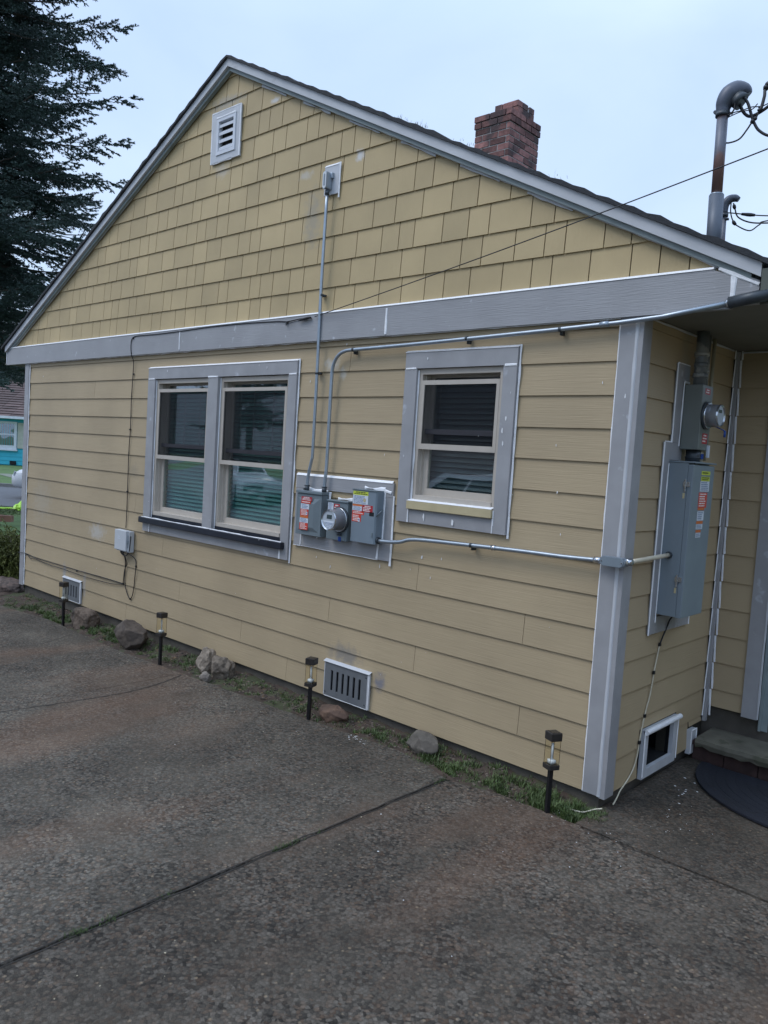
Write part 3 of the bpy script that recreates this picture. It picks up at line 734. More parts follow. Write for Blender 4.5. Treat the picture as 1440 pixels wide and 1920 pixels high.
W1 = casing(-1.585, -.731, 1.325, 2.415, 'window', .105, (.100, .092), .085); W1['label'] = 'small single window with a tan sill'
window_unit(-1.485, -.824, 1.475, 2.308, 1.835, 1.915, 2.235, W1, 'blind2')
mb = MB(); mb.box(-1.488, -.826, -.040, .05, 1.413, 1.466, .004); mb.build('sill', M['silltan'], W1)
mb = MB(); mb.add([(-1.487, -.041, 1.4665), (-.827, -.041, 1.4665), (-.827, .0, 1.478), (-1.487, .0, 1.478)], [(0, 1, 2, 3)]); caulk(mb, 'F', -.822, 1.37, -.822, 1.46, .012, .022, .5); mb.build('caulk_bead', M['caulk'], W1)
# dark rooms behind the windows
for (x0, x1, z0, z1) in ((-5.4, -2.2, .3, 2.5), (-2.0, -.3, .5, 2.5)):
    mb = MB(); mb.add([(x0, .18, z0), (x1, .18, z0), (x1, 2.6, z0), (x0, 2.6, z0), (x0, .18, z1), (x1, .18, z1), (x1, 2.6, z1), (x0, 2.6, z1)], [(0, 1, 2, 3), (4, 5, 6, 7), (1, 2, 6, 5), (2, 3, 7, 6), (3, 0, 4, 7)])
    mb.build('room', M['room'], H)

# ------------------------------------------------------------------ vents
mb = MB(); x0, x1, z0, z1 = -3.890, -3.505, 4.052, 4.455
wall_with_holes(mb, x0, x1, z0, z1, -.014, .004, [(x0 + .075, x1 - .055, z0 + .055, z1 - .055)])
LV = mb.build('gable_vent', M['trims'], H)
mb = MB(); a, b, c, d = x0 + .0755, x1 - .0555, z0 + .0555, z1 - .0555
wall_with_holes(mb, a, b, c, d, -.022, .05, [(a + .028, b - .028, c + .028, d - .028)]); mb.build('vent_frame', M['louver'], LV)
for k in range(4):
    zz = c + .045 + k * (d - c - .05) / 4
    mb = MB(); mb.prism([(a + .028, -.016, zz - .012), (a + .028, .03, zz + .034), (a + .028, .03, zz + .050), (a + .028, -.016, zz + .010)], (b - a - .056, 0, 0)); mb.build('louver_blade', M['louver'], LV)
mb = MB(); mb.box(a - .01, b + .01, .055, .06, c - .01, d + .01); mb.build('vent_backing', M['louverback'], LV)
mb = MB(); caulk(mb, 'F', x0, z1, x1, z1, .012, .012, .5); caulk(mb, 'F', x1, z0, x1, z1, .014, .012, .5); caulk(mb, 'F', x0, z0, x0, z1, .012, .012, .5); caulk(mb, 'F', x0, z0, x1 - .1, z0, .01, .01, .9)
caulk(mb, 'F', a, d + .004, b, d + .004, .016, .021, .5); mb.build('caulk_bead', M['caulk'], LV)
def fvent(x0, x1, z0, z1, ns_):
    mb = MB(); slots = []
    m = .045; p = (x1 - x0 - 2 * m) / ns_
    for k in range(ns_): slots.append((x0 + m + p * (k + .32), x0 + m + p * (k + .72), z0 + .045, z1 - .05))
    wall_with_holes(mb, x0, x1, z0, z1, -.016, -.008, slots)
    V = mb.build('foundation_vent', M['vent'], H)
    mb = MB(); mb.box(x0, x1, .02, .024, z0, z1); mb.build('vent_backing', M['dark'], V)
    mb = MB()
    for k in range(ns_):
        s_ = slots[k]; mb.add([(s_[1] - .002, -.008, s_[2]), (s_[1] - .002, -.008, s_[3]), (s_[1] - .012, .01, s_[3]), (s_[1] - .012, .01, s_[2])], [(0, 1, 2, 3)])
    mb.build('vent_fin', M['vent'], V)
    mb = MB(); mb.box(x0 + .008, x0 + .016, -.0185, -.016, z0 + .02, z0 + .028); mb.box(x1 - .016, x1 - .008, -.0185, -.016, z1 - .03, z1 - .022); mb.box(x1 - .02, x1 - .012, -.0185, -.016, z0 + .02, z0 + .028); mb.build('screw', M['hub'], V)
    mb = MB(); mb.prism([(x0 - .012, -.026, z1 + .004), (x1 + .022, -.026, z1 + .004), (x1 + .022, .0, z1 + .018), (x0 - .012, .0, z1 + .018)], (0, .006, 0))
    mb.box(x1 + .002, x1 + .018, -.018, .0, z0 - .004, z1 + .002); mb.box(x0 - .009, x0 - .002, -.014, .0, z0, z1 + .003)
    mb.build('vent_surround', M['trims'], V)
    mb = MB(); caulk(mb, 'F', x0, z0 - .003, x1 + .01, z0 - .003, .01, .012, .5); caulk(mb, 'F', x1 + .018, z0, x1 + .018, z1, .008, .016, .6); mb.build('caulk_bead', M['caulk'], V)
fvent(-2.175, -1.755, .012, .252, 6); fvent(-6.285, -5.905, .02, .235, 5)
# crawl hatch on the side wall
mb = MB()
def side_frame(mb, y0, y1, z0, z1, o0, o1, hy0, hy1, hz0, hz1):
    mb.box(o0, o1, y0, hy0, z0, z1); mb.box(o0, o1, hy1, y1, z0, z1); mb.box(o0, o1, hy0, hy1, z0, hz0); mb.box(o0, o1, hy0, hy1, hz1, z1)
side_frame(mb, .435, .905, -.018, .272, -.012, .012, .490, .852, .034, .234)
CR = mb.build('crawl_hatch', M['trims'], H)
mb = MB(); mb.tube([(.020, .435, .262), (.020, .92, .262)], .016, 10); caulk(mb, 'S', .434, 0, .434, .26, .012, .015); caulk(mb, 'S', .906, 0, .906, .26, .01, .015); mb.build('caulk_bead', M['caulk'], CR)
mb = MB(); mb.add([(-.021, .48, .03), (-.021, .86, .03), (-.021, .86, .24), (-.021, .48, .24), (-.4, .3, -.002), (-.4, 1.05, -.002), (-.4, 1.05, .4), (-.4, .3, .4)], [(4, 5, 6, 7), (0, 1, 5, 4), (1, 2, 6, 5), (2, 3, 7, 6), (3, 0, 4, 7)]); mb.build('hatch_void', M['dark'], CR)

# paint flecks dabbed on the siding and trim
mb = MB(); fr_ = random.Random(11)
fl = [(-2.16, 2.50, .014), (-2.63, 2.2, .01), (-2.52, 2.25, .012), (-1.72, 1.0, .02), (-1.45, 1.02, .008), (-1.36, 1.11, .016), (-1.2, 1.12, .01), (-1.28, .99, .012), (-2.2, .93, .016), (-.42, 1.60, .012), (-.38, 1.37, .01), (-6.95, 2.38, .012), (-.45, 1.86, .01),
      (-1.74, 1.75, .012), (-.2, 2.2, .012), (-.06, 2.13, .016), (-4.4, 2.37, .012), (-3.0, 2.36, .012), (-3.1, 2.38, .008), (-.78, 2.0, .016), (-.79, 1.86, .02), (-.76, 2.15, .01), (-.8, 1.93, .02), (-1.55, 1.75, .01), (-1.4, 2.37, .01), (-1.35, 1.37, .03), (-1.12, 1.36, .03), (-1.65, 1.30, .02), (-1.66, 1.12, .03), (-1.64, 1.2, .02), (-2.35, .98, .01)]
for _ in range(26): fl.append((fr_.uniform(-7.2, -.2), fr_.choice([fr_.uniform(.2, 1), fr_.uniform(1, 2.5)]), fr_.uniform(.003, .006)))
for x, z, s_ in fl:
    n = 7; ph = fr_.random() * 6; oo = .0235 if s_ < .1 and (-4.7 < x < -2.65 and .92 < z < 2.41 or -1.58 < x < -.73 and 1.33 < z < 2.41) else .0015
    if -.12 < x < 0: oo = .0135
    el = fr_.uniform(.25, .7); r1 = [1 + .4 * fr_.uniform(-1, 1) for _ in range(n)]
    mb.prism([(x + s_ * .5 * el * r1[i] * math.cos(2 * PI * i / n + ph), -oo, z + s_ * .7 * r1[i] * math.sin(2 * PI * i / n + ph)) for i in range(n)], (0, .0012, 0))
mb.build('paint_flecks', M['chip'], H)
#PART2
# ------------------------------------------------------------------ mounting boards behind the meters
CAMX, CAMZ, CAMY = 1.826, 1.742, 3.859
def pj(x, z, d): return (x + (CAMX - x) * d / CAMY, z + (CAMZ - z) * d / CAMY)
def board(x0, x1, z0, z1, name='mounting_board', o=.010, m='trim', bead=''):
    mb = MB(); mb.box(x0, x1, -o, .006, z0, z1); b = mb.build(name, M[m], H)
    mb = MB(); w_ = .014
    if 't' in bead: mb.prism([(x0 - .003, -o - .003, z1 - .002), (x1 - .01, -o - .003, z1 - .002), (x1 - .01, .0, z1 + .014), (x0 - .003, .0, z1 + .014)], (0, .006, 0))
    if 'r' in bead: caulk(mb, 'F', x1 + .004, z0 - .03, x1 + .004, z1 + .012, .018, .004, .5)
    if 'b' in bead: caulk(mb, 'F', x0, z0 - .002, x1, z0 - .002, .007, .006, .6)
    if 'l' in bead: caulk(mb, 'F', x0 - .003, z0, x0 - .003, z1, .006, .004, .6)
    if mb.v: mb.build('caulk_bead', M['caulk'], b)
    return b
board(-2.60, -1.632, 1.470, 1.565, bead='tl'); board(-1.735, -1.632, 1.045, 1.468, bead='r'); board(-2.52, -1.737, 1.045, 1.175, bead='b', m='concpatch') if False else board(-2.52, -1.737, 1.045, 1.175, bead='b')
board(-2.60, -2.522, 1.045, 1.468, bead='b'); 
mb = MB(); caulk(mb, 'F', -1.703, 1.17, -1.701, 1.50, .016, .011, .5); caulk(mb, 'F', -2.521, 1.05, -2.519, 1.14, .010, .011, .6); caulk(mb, 'F', -1.745, 1.05, -1.737, 1.15, .022, .011, .5)
caulk(mb, 'F', -2.50, 1.466, -2.25, 1.460, .022, .012, .9); caulk(mb, 'F', -2.235, 1.36, -2.230, 1.462, .020, .012, .7); caulk(mb, 'F', -2.15, 1.422, -1.95, 1.424, .018, .006, .9); caulk(mb, 'F', -1.89, 1.520, -1.70, 1.512, .024, .012, .9); caulk(mb, 'F', -1.70, 1.510, -1.645, 1.500, .020, .012, .9)
mb.build('caulk_bead', M['caulk'], H)
board(-2.475, -2.330, 3.555, 3.755, m='trims', bead='tr')
# side wall boards
def sboard(y0, y1, z0, z1, o=.012):
    mb = MB(); mb.box(-.004, o, y0, y1, z0, z1); b = mb.build('mounting_board', M['trimv'], H); return b
sboard(.375, .445, .835, 1.915); sboard(.446, .93, .835, .93); sboard(.446, .60, 1.82, 1.915); sboard(.465, .54, 1.917, 2.355); sboard(.541, .62, 2.27, 2.355)
mb = MB(); caulk(mb, 'S', .372, .83, .372, 1.915, .012, .006, .3); caulk(mb, 'S', .372, 1.917, .462, 1.917, .010, .008, .3); caulk(mb, 'S', .462, 1.92, .462, 2.36, .012, .006, .3); caulk(mb, 'S', .462, 2.358, .62, 2.358, .010, .008, .4)
caulk(mb, 'S', .432, .90, .432, 1.80, .009, .0135, .4); caulk(mb, 'S', .545, 1.90, .55, 2.26, .012, .0135, .5); caulk(mb, 'S', .55, 2.262, .62, 2.262, .014, .0135, .5); caulk(mb, 'S', .93, .835, .93, .93, .012, .011, .5)
mb.build('caulk_bead', M['caulk'], H)

# ------------------------------------------------------------------ sticker helper
sr_ = random.Random(21)
def sticker(parent, fr, u0, u1, v0, v1, m, ink=None, lines=0, name='sticker', off=.0008, head=False, pad=.08):
    """fr(u, v, out) maps face fractions (v down) to world"""
    mb = MB(); mb.add([fr(u0, v0, off), fr(u1, v0, off), fr(u1, v1, off), fr(u0, v1, off)], [(0, 1, 2, 3)])
    s_ = mb.build(name, M[m], parent)
    if lines:
        mb = MB(); h = (v1 - v0) / (lines + .6)
        for i in range(lines):
            vv = v0 + h * (i + .45); u = u0 + (u1 - u0) * (pad + (.14 if head and i == 0 else sr_.random() * .04)); ue = u1 - (u1 - u0) * (pad + (.14 if head and i == 0 else sr_.random() * .25))
            while u < ue:
                wd = (u1 - u0) * sr_.uniform(.05, .16) * (1.6 if head and i == 0 else 1); q = min(u + wd, ue)
                mb.add([fr(u, vv, off + .0007), fr(q, vv, off + .0007), fr(q, vv + h * .52, off + .0007), fr(u, vv + h * .52, off + .0007)], [(0, 1, 2, 3)])
                u = q + (u1 - u0) * .025
        mb.build('print', M[ink], s_)
    return s_
def face(x0, x1, z0, z1, y): return lambda u, v, o=0: Vector((x0 + (x1 - x0) * u, y - o, z1 - (z1 - z0) * v))

# ------------------------------------------------------------------ box 1: cut-off switch with embossed cover
B1 = thing('disconnect_box', 'leftmost grey electrical box, embossed cover with a column of red and white stickers', 'electrical box', (-2.38, 0, 1.29))
def bp(mb, name, m, root, smooth=None):
    o = mb.build(name, m, root, smooth); o.matrix_parent_inverse = Matrix.Translation(-Vector(root.location)); return o
_build = MB.build
def build2(s, name, m, parent=None, smooth=None):
    o = _build(s, name, m, parent, smooth)
    if parent is not None and parent.parent is None and tuple(parent.location) != (0, 0, 0) and parent.type == 'EMPTY':
        o.matrix_parent_inverse = parent.matrix_basis.inverted() if False else (Matrix.Translation(parent.location) @ Matrix.Rotation(parent.rotation_euler.z, 4, 'Z')).inverted()
    return o
MB.build = build2
x0, x1, z0, z1, yf = -2.515, -2.246, 1.137, 1.436, -.070
mb = MB(); mb.box(x0, x1, yf + .004, -.012, z0, z1, .004); mb.build('enclosure', M['box'], B1)
mb = MB(); mb.box(x0 - .004, x1 + .004, yf - .012, -.012, z1 + .001, z1 + .022, .004); mb.build('hood', M['box'], B1)
mb = MB(); o1 = [(x0 + .003, z0 + .003), (x1 - .003, z0 + .003), (x1 - .003, z1 - .003), (x0 + .003, z1 - .003)]
i1 = [(x0 + .075, z0 + .06), (x1 - .075, z0 + .06), (x1 - .075, z1 - .07), (x0 + .075, z1 - .07)]; m1 = [(x0 + .022, z0 + .030), (x1 - .022, z0 + .030), (x1 - .022, z1 - .030), (x0 + .022, z1 - .030)]
vs = [(a, yf + .003, b) for a, b in o1] + [(a, yf - .003, b) for a, b in o1] + [(a, yf - .003, b) for a, b in m1] + [(a, yf - .013, b) for a, b in i1]
mb.add(vs, [(k * 4 + i, k * 4 + (i + 1) % 4, (k + 1) * 4 + (i + 1) % 4, (k + 1) * 4 + i) for k in range(3) for i in range(4)] + [(12, 13, 14, 15)]); mb.build('cover', M['box'], B1, smooth=False)
f = face(x0, x1, z0, z1, yf - .014)
for (a, b, c, d, m, ink, n, hd_) in [(.24, .66, .07, .17, 'crimson', 'inkw', 3, True), (.24, .62, .171, .235, 'red', 'inkw', 1, 0), (.23, .56, .245, .37, 'white', 'inkb', 3, 0), (.22, .54, .375, .535, 'red', 'inkw', 5, 0), (.22, .54, .536, .585, 'orange', None, 0, 0), (.21, .54, .59, .70, 'white', 'inkb', 3, 0), (.21, .54, .705, .87, 'red', 'inkw', 5, 0)]:
    sticker(B1, f, a, b, c, d, m, ink, n, head=hd_)
sticker(B1, f, .45, .51, .43, .51, 'white', 'inkb', 1, off=.0024)
mb = MB(); mb.tube([(-2.31, yf + .03, z0), (-2.31, yf + .03, z0 - .016)], .007, 10); mb.build('screw', M['chrome'], B1)
# ------------------------------------------------------------------ box 2: round meter
B2 = thing('electric_meter', 'round electric meter on the small middle box, between the two larger grey boxes', 'electric meter', (-2.05, 0, 1.27))
x0, x1, z0, z1, yf = -2.188, -1.984, 1.137, 1.402, -.070
mb = MB(); mb.box(x0, x1, yf, -.012, z0, z1, .004); mb.build('socket_box', M['box'], B2)
mb = MB(); mb.box(x0 - .004, x1 + .004, yf - .008, -.012, z1 + .001, z1 + .012, .003); mb.build('hood', M['box'], B2)
cx, cz = -2.056, 1.283
def disc(mb, cx, cz, y0, y1, r0, r1, seg=40, plane='F', cap0=True, cap1=True):
    vs = []
    for y, r in ((y0, r0), (y1, r1)):
        for k in range(seg):
            a = 2 * PI * k / seg
            vs.append((cx + r * math.cos(a), y, cz + r * math.sin(a)) if plane == 'F' else (y, cx + r * math.cos(a), cz + r * math.sin(a)))
    fs = [(k, (k + 1) % seg, seg + (k + 1) % seg, seg + k) for k in range(seg)]
    if cap0: fs.append(tuple(range(seg)))
    if cap1: fs.append(tuple(range(seg, 2 * seg)))
    mb.add(vs, fs); mb.smooth = True
def meter(root, cx, cz, y, sgn, r, plane, dl):
    """drum standing out from y in direction sgn"""
    mb = MB(); disc(mb, cx, cz, y, y + sgn * .012, r * 1.12, r * 1.12, plane=plane); mb.build('socket_ring', M['hub'], root)
    mb = MB(); disc(mb, cx, cz, y + sgn * .012, y + sgn * .022, r * 1.07, r * 1.03, plane=plane); mb.build('retaining_ring', M['chrome'], root)
    mb = MB(); disc(mb, cx, cz, y + sgn * .022, y + sgn * dl, r * .93, r * .86, plane=plane, cap1=False); disc(mb, cx, cz, y + sgn * dl, y + sgn * (dl + .006), r * .86, r * .80, plane=plane, cap0=False, cap1=False)
    mb.build('drum', M['meterdrum'], root)
    mb = MB(); disc(mb, cx, cz, y + sgn * (dl - .002), y + sgn * (dl + .001), r * .80, r * .80, plane=plane); d = mb.build('dial', M['meterface'], root)
    mb = MB(); disc(mb, cx, cz, y + sgn * (dl + .0005), y + sgn * (dl + .008), r * .90, r * .86, plane=plane, cap0=False, cap1=False); disc(mb, cx, cz, y + sgn * (dl + .008), y + sgn * (dl + .0005), r * .86, r * .78, plane=plane, cap0=False, cap1=False); mb.build('rim', M['chrome'], root)
    return y + sgn * (dl + .001), d
M['meterdrum'] = mat('meter_drum_glass', (.30, .31, .33), .18, .2, var=.2, vscale=12)
yy, dl_ = meter(B2, cx, cz, yf, -1, .080, 'F', .105)
mb = MB(); mb.box(cx - .02, cx + .028, yy - .002, yy, cz + .008, cz + .036); mb.build('lcd', M['lcd'], dl_)
mb = MB(); mb.prism([(cx - .056, yy - .0005, cz - .006), (cx + .056, yy - .0005, cz - .006), (cx + .012, yy - .0005, cz - .060), (cx - .012, yy - .0005, cz - .060)], (0, -.001, 0)); mb.build('name_plate', M['white'], dl_)
mb = MB()
for (a, b, c) in ((-.04, .04, -.018), (-.034, .034, -.027), (-.022, .022, -.038), (-.01, .01, -.050)):
    u = a
    while u < b: q = min(b, u + .012); mb.box(cx + u, cx + q, yy - .0025, yy - .0018, cz + c - .004, cz + c); u = q + .003
mb.build('print', M['inkb'], dl_)
f = face(x0, x1, z0, z1, yf); sticker(B2, f, .03, .29, .03, .24, 'white', 'inkb', 6); sticker(B2, f, .32, .60, .05, .19, 'crimson', 'inkw', 2, head=True)
mb = MB(); mb.tube([(cx - .01, yf - .006, cz - .1), (cx + .025, yf - .006, cz - .1)], .010, 10); mb.build('latch', M['hub'], B2)
mb = MB(); mb.box(cx - .005, cx + .022, yf - .005, yf - .001, cz - .150, cz - .118, .0015); mb.build('seal_tag', M['blue'], B2)
mb = MB(); mb.box(x1 - .09, x1 - .02, yf - .002, yf, z0 + .006, z0 + .026); mb.build('hasp', M['box4'], B2)
# ------------------------------------------------------------------ box 3: lever switch
B3 = thing('safety_switch', 'rightmost grey box of the three, yellow sticker on top and lever on its side', 'electrical box', (-1.78, 0, 1.33))
x0, x1, z0, z1, yf = -1.930, -1.708, 1.153, 1.502, -.085
mb = MB(); mb.prism([(x0, yf, z0), (x1 - .008, yf, z0), (x1, yf + .01, z0), (x1, -.012, z0), (x0, -.012, z0)], (0, 0, z1 - z0)); mb.build('enclosure', M['box2'], B3)
mb = MB(); mb.box(x0 - .003, x1 + .001, yf - .006, -.012, z1 + .0005, z1 + .007, .002); mb.build('hood', M['box'], B3)
f = face(x0, x1 - .008, z0, z1, yf)
sticker(B3, f, .02, .68, .02, .095, 'yellow', 'inkk', 2, head=True, pad=.04); sticker(B3, f, .02, .68, .096, .265, 'white', 'inkb', 6, pad=.06)
mb = MB(); disc(mb, x0 + .115, z1 - .064, yf - .0020, yf - .0026, .013, .013, 16); mb.build('emblem', M['silltan'], B3)
sticker(B3, f, .02, .44, .275, .31, 'orange', None, 0); sticker(B3, f, .02, .43, .312, .395, 'white', 'inkb', 3); sticker(B3, f, .45, .90, .275, .41, 'crimson', 'inkw', 4, head=True)
sticker(B3, f, .02, .54, .40, .47, 'red', 'inkw', 2); sticker(B3, f, .02, .42, .471, .61, 'red', 'inkw', 4); sticker(B3, f, .29, .38, .54, .605, 'white', 'inkb', 1, off=.0024)
mb = MB(); mb.box(x1 - .058, x1 - .016, yf - .0008, yf + .002, z1 - .165, z1 - .138); mb.build('slot', M['dark'], B3)
mb = MB(); mb.tube([(x1 + .002, yf + .020, z1 - .15), (x1 + .008, yf + .002, z1 - .162), (x1 + .010, -.045, z1 - .128), (x1 + .012, -.030, z1 - .118)], .0055, 8); mb.build('lever', M['box'], B3)
mb = MB(); mb.box(x1 - .028, x1 - .016, yf - .004, yf, z0 + .045, z0 + .075, .001); mb.build('latch', M['box'], B3)
mb = MB(); disc(mb, -.050, z0 + .026, x1, x1 + .012, .024, .022, 20, plane='S'); mb.build('knockout_bushing', M['hub'], B3)

# ------------------------------------------------------------------ conduits and fittings on the gable wall
def tubething(name, label, cat, pts, r, m, group=None, seg=12):
    mb = MB(); mb.tube(pts, r, seg); return mb, tag(mb.build(name, M[m]), label, cat, group)
CA = thing('vertical_conduit', 'tall thin steel conduit running from the first grey box up into the gable', 'conduit', (-2.4, -.04, 1.5))
ax, _ = pj(-2.452, 2, .04)
mb = MB(); p = [(ax - .034, -.045, 1.458), (ax - .033, -.045, 1.53), (ax - .022, -.044, 1.60), (ax - .005, -.042, 1.68), (ax, -.040, 1.76), (ax, -.040, 2.3), (ax - .002, -.044, 2.9), (ax, -.040, 3.57)]
mb.tube(smoothpath(p, 5), .0115, 12); mb.build('pipe', M['conduit'], CA)
mb = MB(); mb.tube([(ax - .034, -.045, 1.459), (ax - .034, -.045, 1.488)], .018, 12); mb.tube([(ax - .034, -.045, 1.490), (ax - .034, -.045, 1.498)], .020, 8); mb.build('connector', M['hub'], CA)
def clampp(x, z, root, y=-.04, vert=True):
    mb = MB()
    if vert: mb.tube([(x, y, z - .008), (x, y, z + .008)], .0145, 12); mb.box(x - .03, x + .012, y + .014, .0, z - .007, z + .007)
    else: mb.tube([(x - .008, y, z), (x + .008, y, z)], .0145, 12); mb.box(x - .007, x + .007, y + .01, .0, z - .03, z + .01)
    mb.build('clamp', M['hub'], root)
clampp(ax, 2.30, CA); clampp(ax, 2.85, CA); mb = MB(); mb.tube([(ax, -.04, 3.545), (ax, -.04, 3.575)], .0165, 12); mb.build('connector', M['hub'], CA)
LBx = ax - .004
LB = thing('conduit_body', 'small oval grey fitting high in the gable at the top of the vertical conduit', 'fitting', (LBx, -.04, 3.65))
def pill(mb, c, half, r, axis, dpt, y, seg=12):
    pts = []
    for k in range(seg + 1): a = PI * k / seg; pts.append((r * math.cos(a), half + r * math.sin(a)))
    for k in range(seg + 1): a = PI + PI * k / seg; pts.append((r * math.cos(a), -half + r * math.sin(a)))
    if axis == 'z': P3 = [(c[0] + a, y, c[1] + b) for a, b in pts]
    else: P3 = [(c[0] + b, y, c[1] + a) for a, b in pts]
    mb.prism(P3, (0, dpt, 0))
mb = MB(); pill(mb, (LBx, 3.642), .042, .020, 'z', .052, -.066); mb.box(LBx - .016, LBx + .035, -.03, .0, 3.66, 3.70, .004); mb.build('body', M['conduit'], LB)
mb = MB(); pill(mb, (LBx, 3.642), .040, .0175, 'z', -.004, -.0665); cov = mb.build('cover_plate', M['white2'], LB)
mb = MB(); pill(mb, (LBx, 3.642), .034, .007, 'z', -.0012, -.0708); mb.build('gasket', M['box4'], cov)
CB = thing('bent_conduit', 'steel conduit that bends right and runs under the band board past the corner', 'conduit', (-2.3, -.04, 1.5))
bx, _ = pj(-2.296, 2, .04)
f2 = lambda x, z: (pj(x, z, .04)[0], -.04, pj(x, z, .04)[1])
p = [(bx - .006, -.045, 1.458), (bx - .005, -.045, 1.53), (bx, -.043, 1.60), (bx, -.040, 1.70), (bx, -.04, 2.0), (bx, -.04, 2.28)]
P2 = smoothpath(p, 4)[:-1] + bend((bx, -.04, 2.2), (bx, -.04, 2.449), (bx + .5, -.04, 2.452), .17, 10) + [f2(-1.6, 2.467), f2(-1.023, 2.482), f2(-.5, 2.497), f2(-.136, 2.510), f2(.10, 2.524), f2(.42, 2.566)]
mb = MB(); mb.tube(P2, .0125, 12); mb.build('pipe', M['conduit'], CB)
mb = MB(); mb.tube([(bx - .006, -.045, 1.459), (bx - .006, -.045, 1.488)], .018, 12); mb.tube([(bx - .006, -.045, 1.490), (bx - .006, -.045, 1.498)], .020, 8); mb.build('connector', M['hub'], CB)
clampp(bx + .20, 2.452, CB, vert=False); clampp(pj(-1.12, 2.48, .04)[0], pj(0, 2.482, .04)[1], CB, vert=False); clampp(pj(-.48, 2.48, .04)[0], pj(0, 2.497, .04)[1], CB, vert=False)
q0 = Vector(f2(-.24, 2.506)); q1 = Vector(f2(-.19, 2.508)); mb = MB(); mb.tube([q0, q1], .0165, 12); mb.build('coupling', M['conduit'], CB)
q0 = Vector(f2(.42, 2.566)); q1 = Vector(f2(.60, 2.592)); mb = MB(); mb.tube([q0, q1], .028, 14); mb.build('coupling', M['graysleeve'] if 'graysleeve' in M else M['hub'], CB)
mb = MB(); mb.tube([q0 - Vector((.012, 0, 0)), q0 + Vector((.008, 0, 0))], .021, 14); mb.build('coupling_ring', M['chrome'], CB)
mb = MB(); mb.tube([q1, q1 + (q1 - q0) * 4], .0125, 12); mb.build('pipe', M['conduit'], CB)
CC = thing('horizontal_conduit', 'steel conduit running right from the third grey box to the corner of the house', 'conduit', (-1.6, -.05, 1.19))
g2 = lambda x, z, d: (pj(x, z, d)[0], -d, pj(x, z, d)[1])
P3 = [(-1.70, -.052, 1.178), (-1.60, -.052, 1.182), (-1.50, -.055, 1.195), g2(-1.42, 1.217, .045), g2(-.994, 1.234, .045), g2(-.6, 1.245, .045), g2(-.35, 1.249, .045), g2(-.14, 1.258, .05)]
mb = MB(); mb.tube(smoothpath(P3, 4), .0125, 12); mb.build('pipe', M['conduit'], CC)
xc, zc_ = pj(-.145, 1.258, .05)[0], pj(0, 1.258, .05)[1]
mb = MB(); mb.tube([(xc - .02, -.05, zc_), (xc + .02, -.05, zc_)], .017, 8); mb.tube([(xc + .021, -.05, zc_), (xc + .027, -.05, zc_)], .020, 8); mb.build('connector', M['chrome'], CC)
mb = MB(); mb.tube([(pj(-.83, 1.24, .045)[0], -.045, pj(0, 1.239, .045)[1]), (pj(-.80, 1.24, .045)[0], -.045, pj(0, 1.240, .045)[1])], .016, 10); mb.build('coupling', M['chrome'], CC)
clampp(pj(-.98, 0, .045)[0], pj(0, 1.234, .045)[1], CC, vert=False, y=-.045)
CE = thing('corner_fitting', 'oval grey conduit fitting wrapping the corner board', 'fitting', (-.03, -.05, 1.26))
mb = MB(); pill(mb, (-.028, zc_ + .004), .044, .026, 'x', .038, -.072); mb.build('body', M['conduit'], CE)
mb = MB(); pill(mb, (-.028, zc_ + .004), .040, .0235, 'x', -.005, -.0725); mb.build('cover_plate', M['box4'], CE)
mb = MB(); disc(mb, -.085, zc_ + .004, -.0785, -.080, .004, .004, 8); disc(mb, .028, zc_ + .004, -.0785, -.080, .004, .004, 8); mb.build('screw', M['chrome'], CE)
CD = thing('cream_pipe', 'short cream-painted pipe from the corner fitting to the tall panel on the side wall', 'pipe', (.04, .0, 1.27))
ps = [(.035, -.045, zc_ + .006), (.052, .0, 1.277), (.056, .06, 1.28), (.058, .44, 1.290)]
mb = MB(); mb.tube(smoothpath(ps, 4), .0125, 12); mb.build('pipe', M['creampipe'], CD)
mb = MB(); mb.tube([(.036, -.044, zc_ + .006), (.050, -.010, 1.275)], .019, 10); mb.build('connector', M['chrome'], CD)
mb = MB(); mb.tube([(.058, .425, 1.290), (.058, .44, 1.290)], .018, 10); mb.build('connector', M['hub'], CD)

# ------------------------------------------------------------------ side wall: meter socket, main panel, risers
SM = thing('side_meter', 'round meter on an olive-grey socket box high on the side wall under the eave', 'electric meter', (.06, .64, 2.07))
def sface(y0, y1, z0, z1, x): return lambda u, v, o=0: Vector((x + o, y0 + (y1 - y0) * u, z1 - (z1 - z0) * v))
mb = MB(); mb.box(.013, .118, .560, .710, 1.885, 2.248, .004); mb.build('socket_box', M['box3'], SM)
yy, d = meter(SM, .632, 2.080, .118, 1, .070, 'S', .078)
f = sface(.56, .71, 1.885, 2.248, .118)
sticker(SM, f, .22, .72, .05, .14, 'crimson', 'inkw', 2, head=True); sticker(SM, f, .30, .80, .74, .90, 'crimson', 'inkw', 3, head=True)
mb = MB(); mb.add([Vector((yy + .0005, .605, 2.095)), Vector((yy + .0005, .655, 2.095)), Vector((yy + .0005, .655, 2.113)), Vector((yy + .0005, .605, 2.113))], [(0, 1, 2, 3)]); mb.build('lcd', M['lcd'], d)
mb = MB(); mb.box(.1185, .130, .685, .706, 1.845, 1.915); sp_ = mb.build('tag', M['white'], SM)
mb = MB(); mb.box(.20, .206, .700, .722, 1.965, 2.0); mb.tube([(.118, .70, 2.03), (.16, .712, 2.02), (.203, .711, 2.0)], .003, 6); mb.build('seal_tag', M['blue'], SM)
mb = MB(); mb.box(.10, .106, .655, .685, 1.835, 1.865, .001); mb.build('seal_tag', M['blue'], SM)
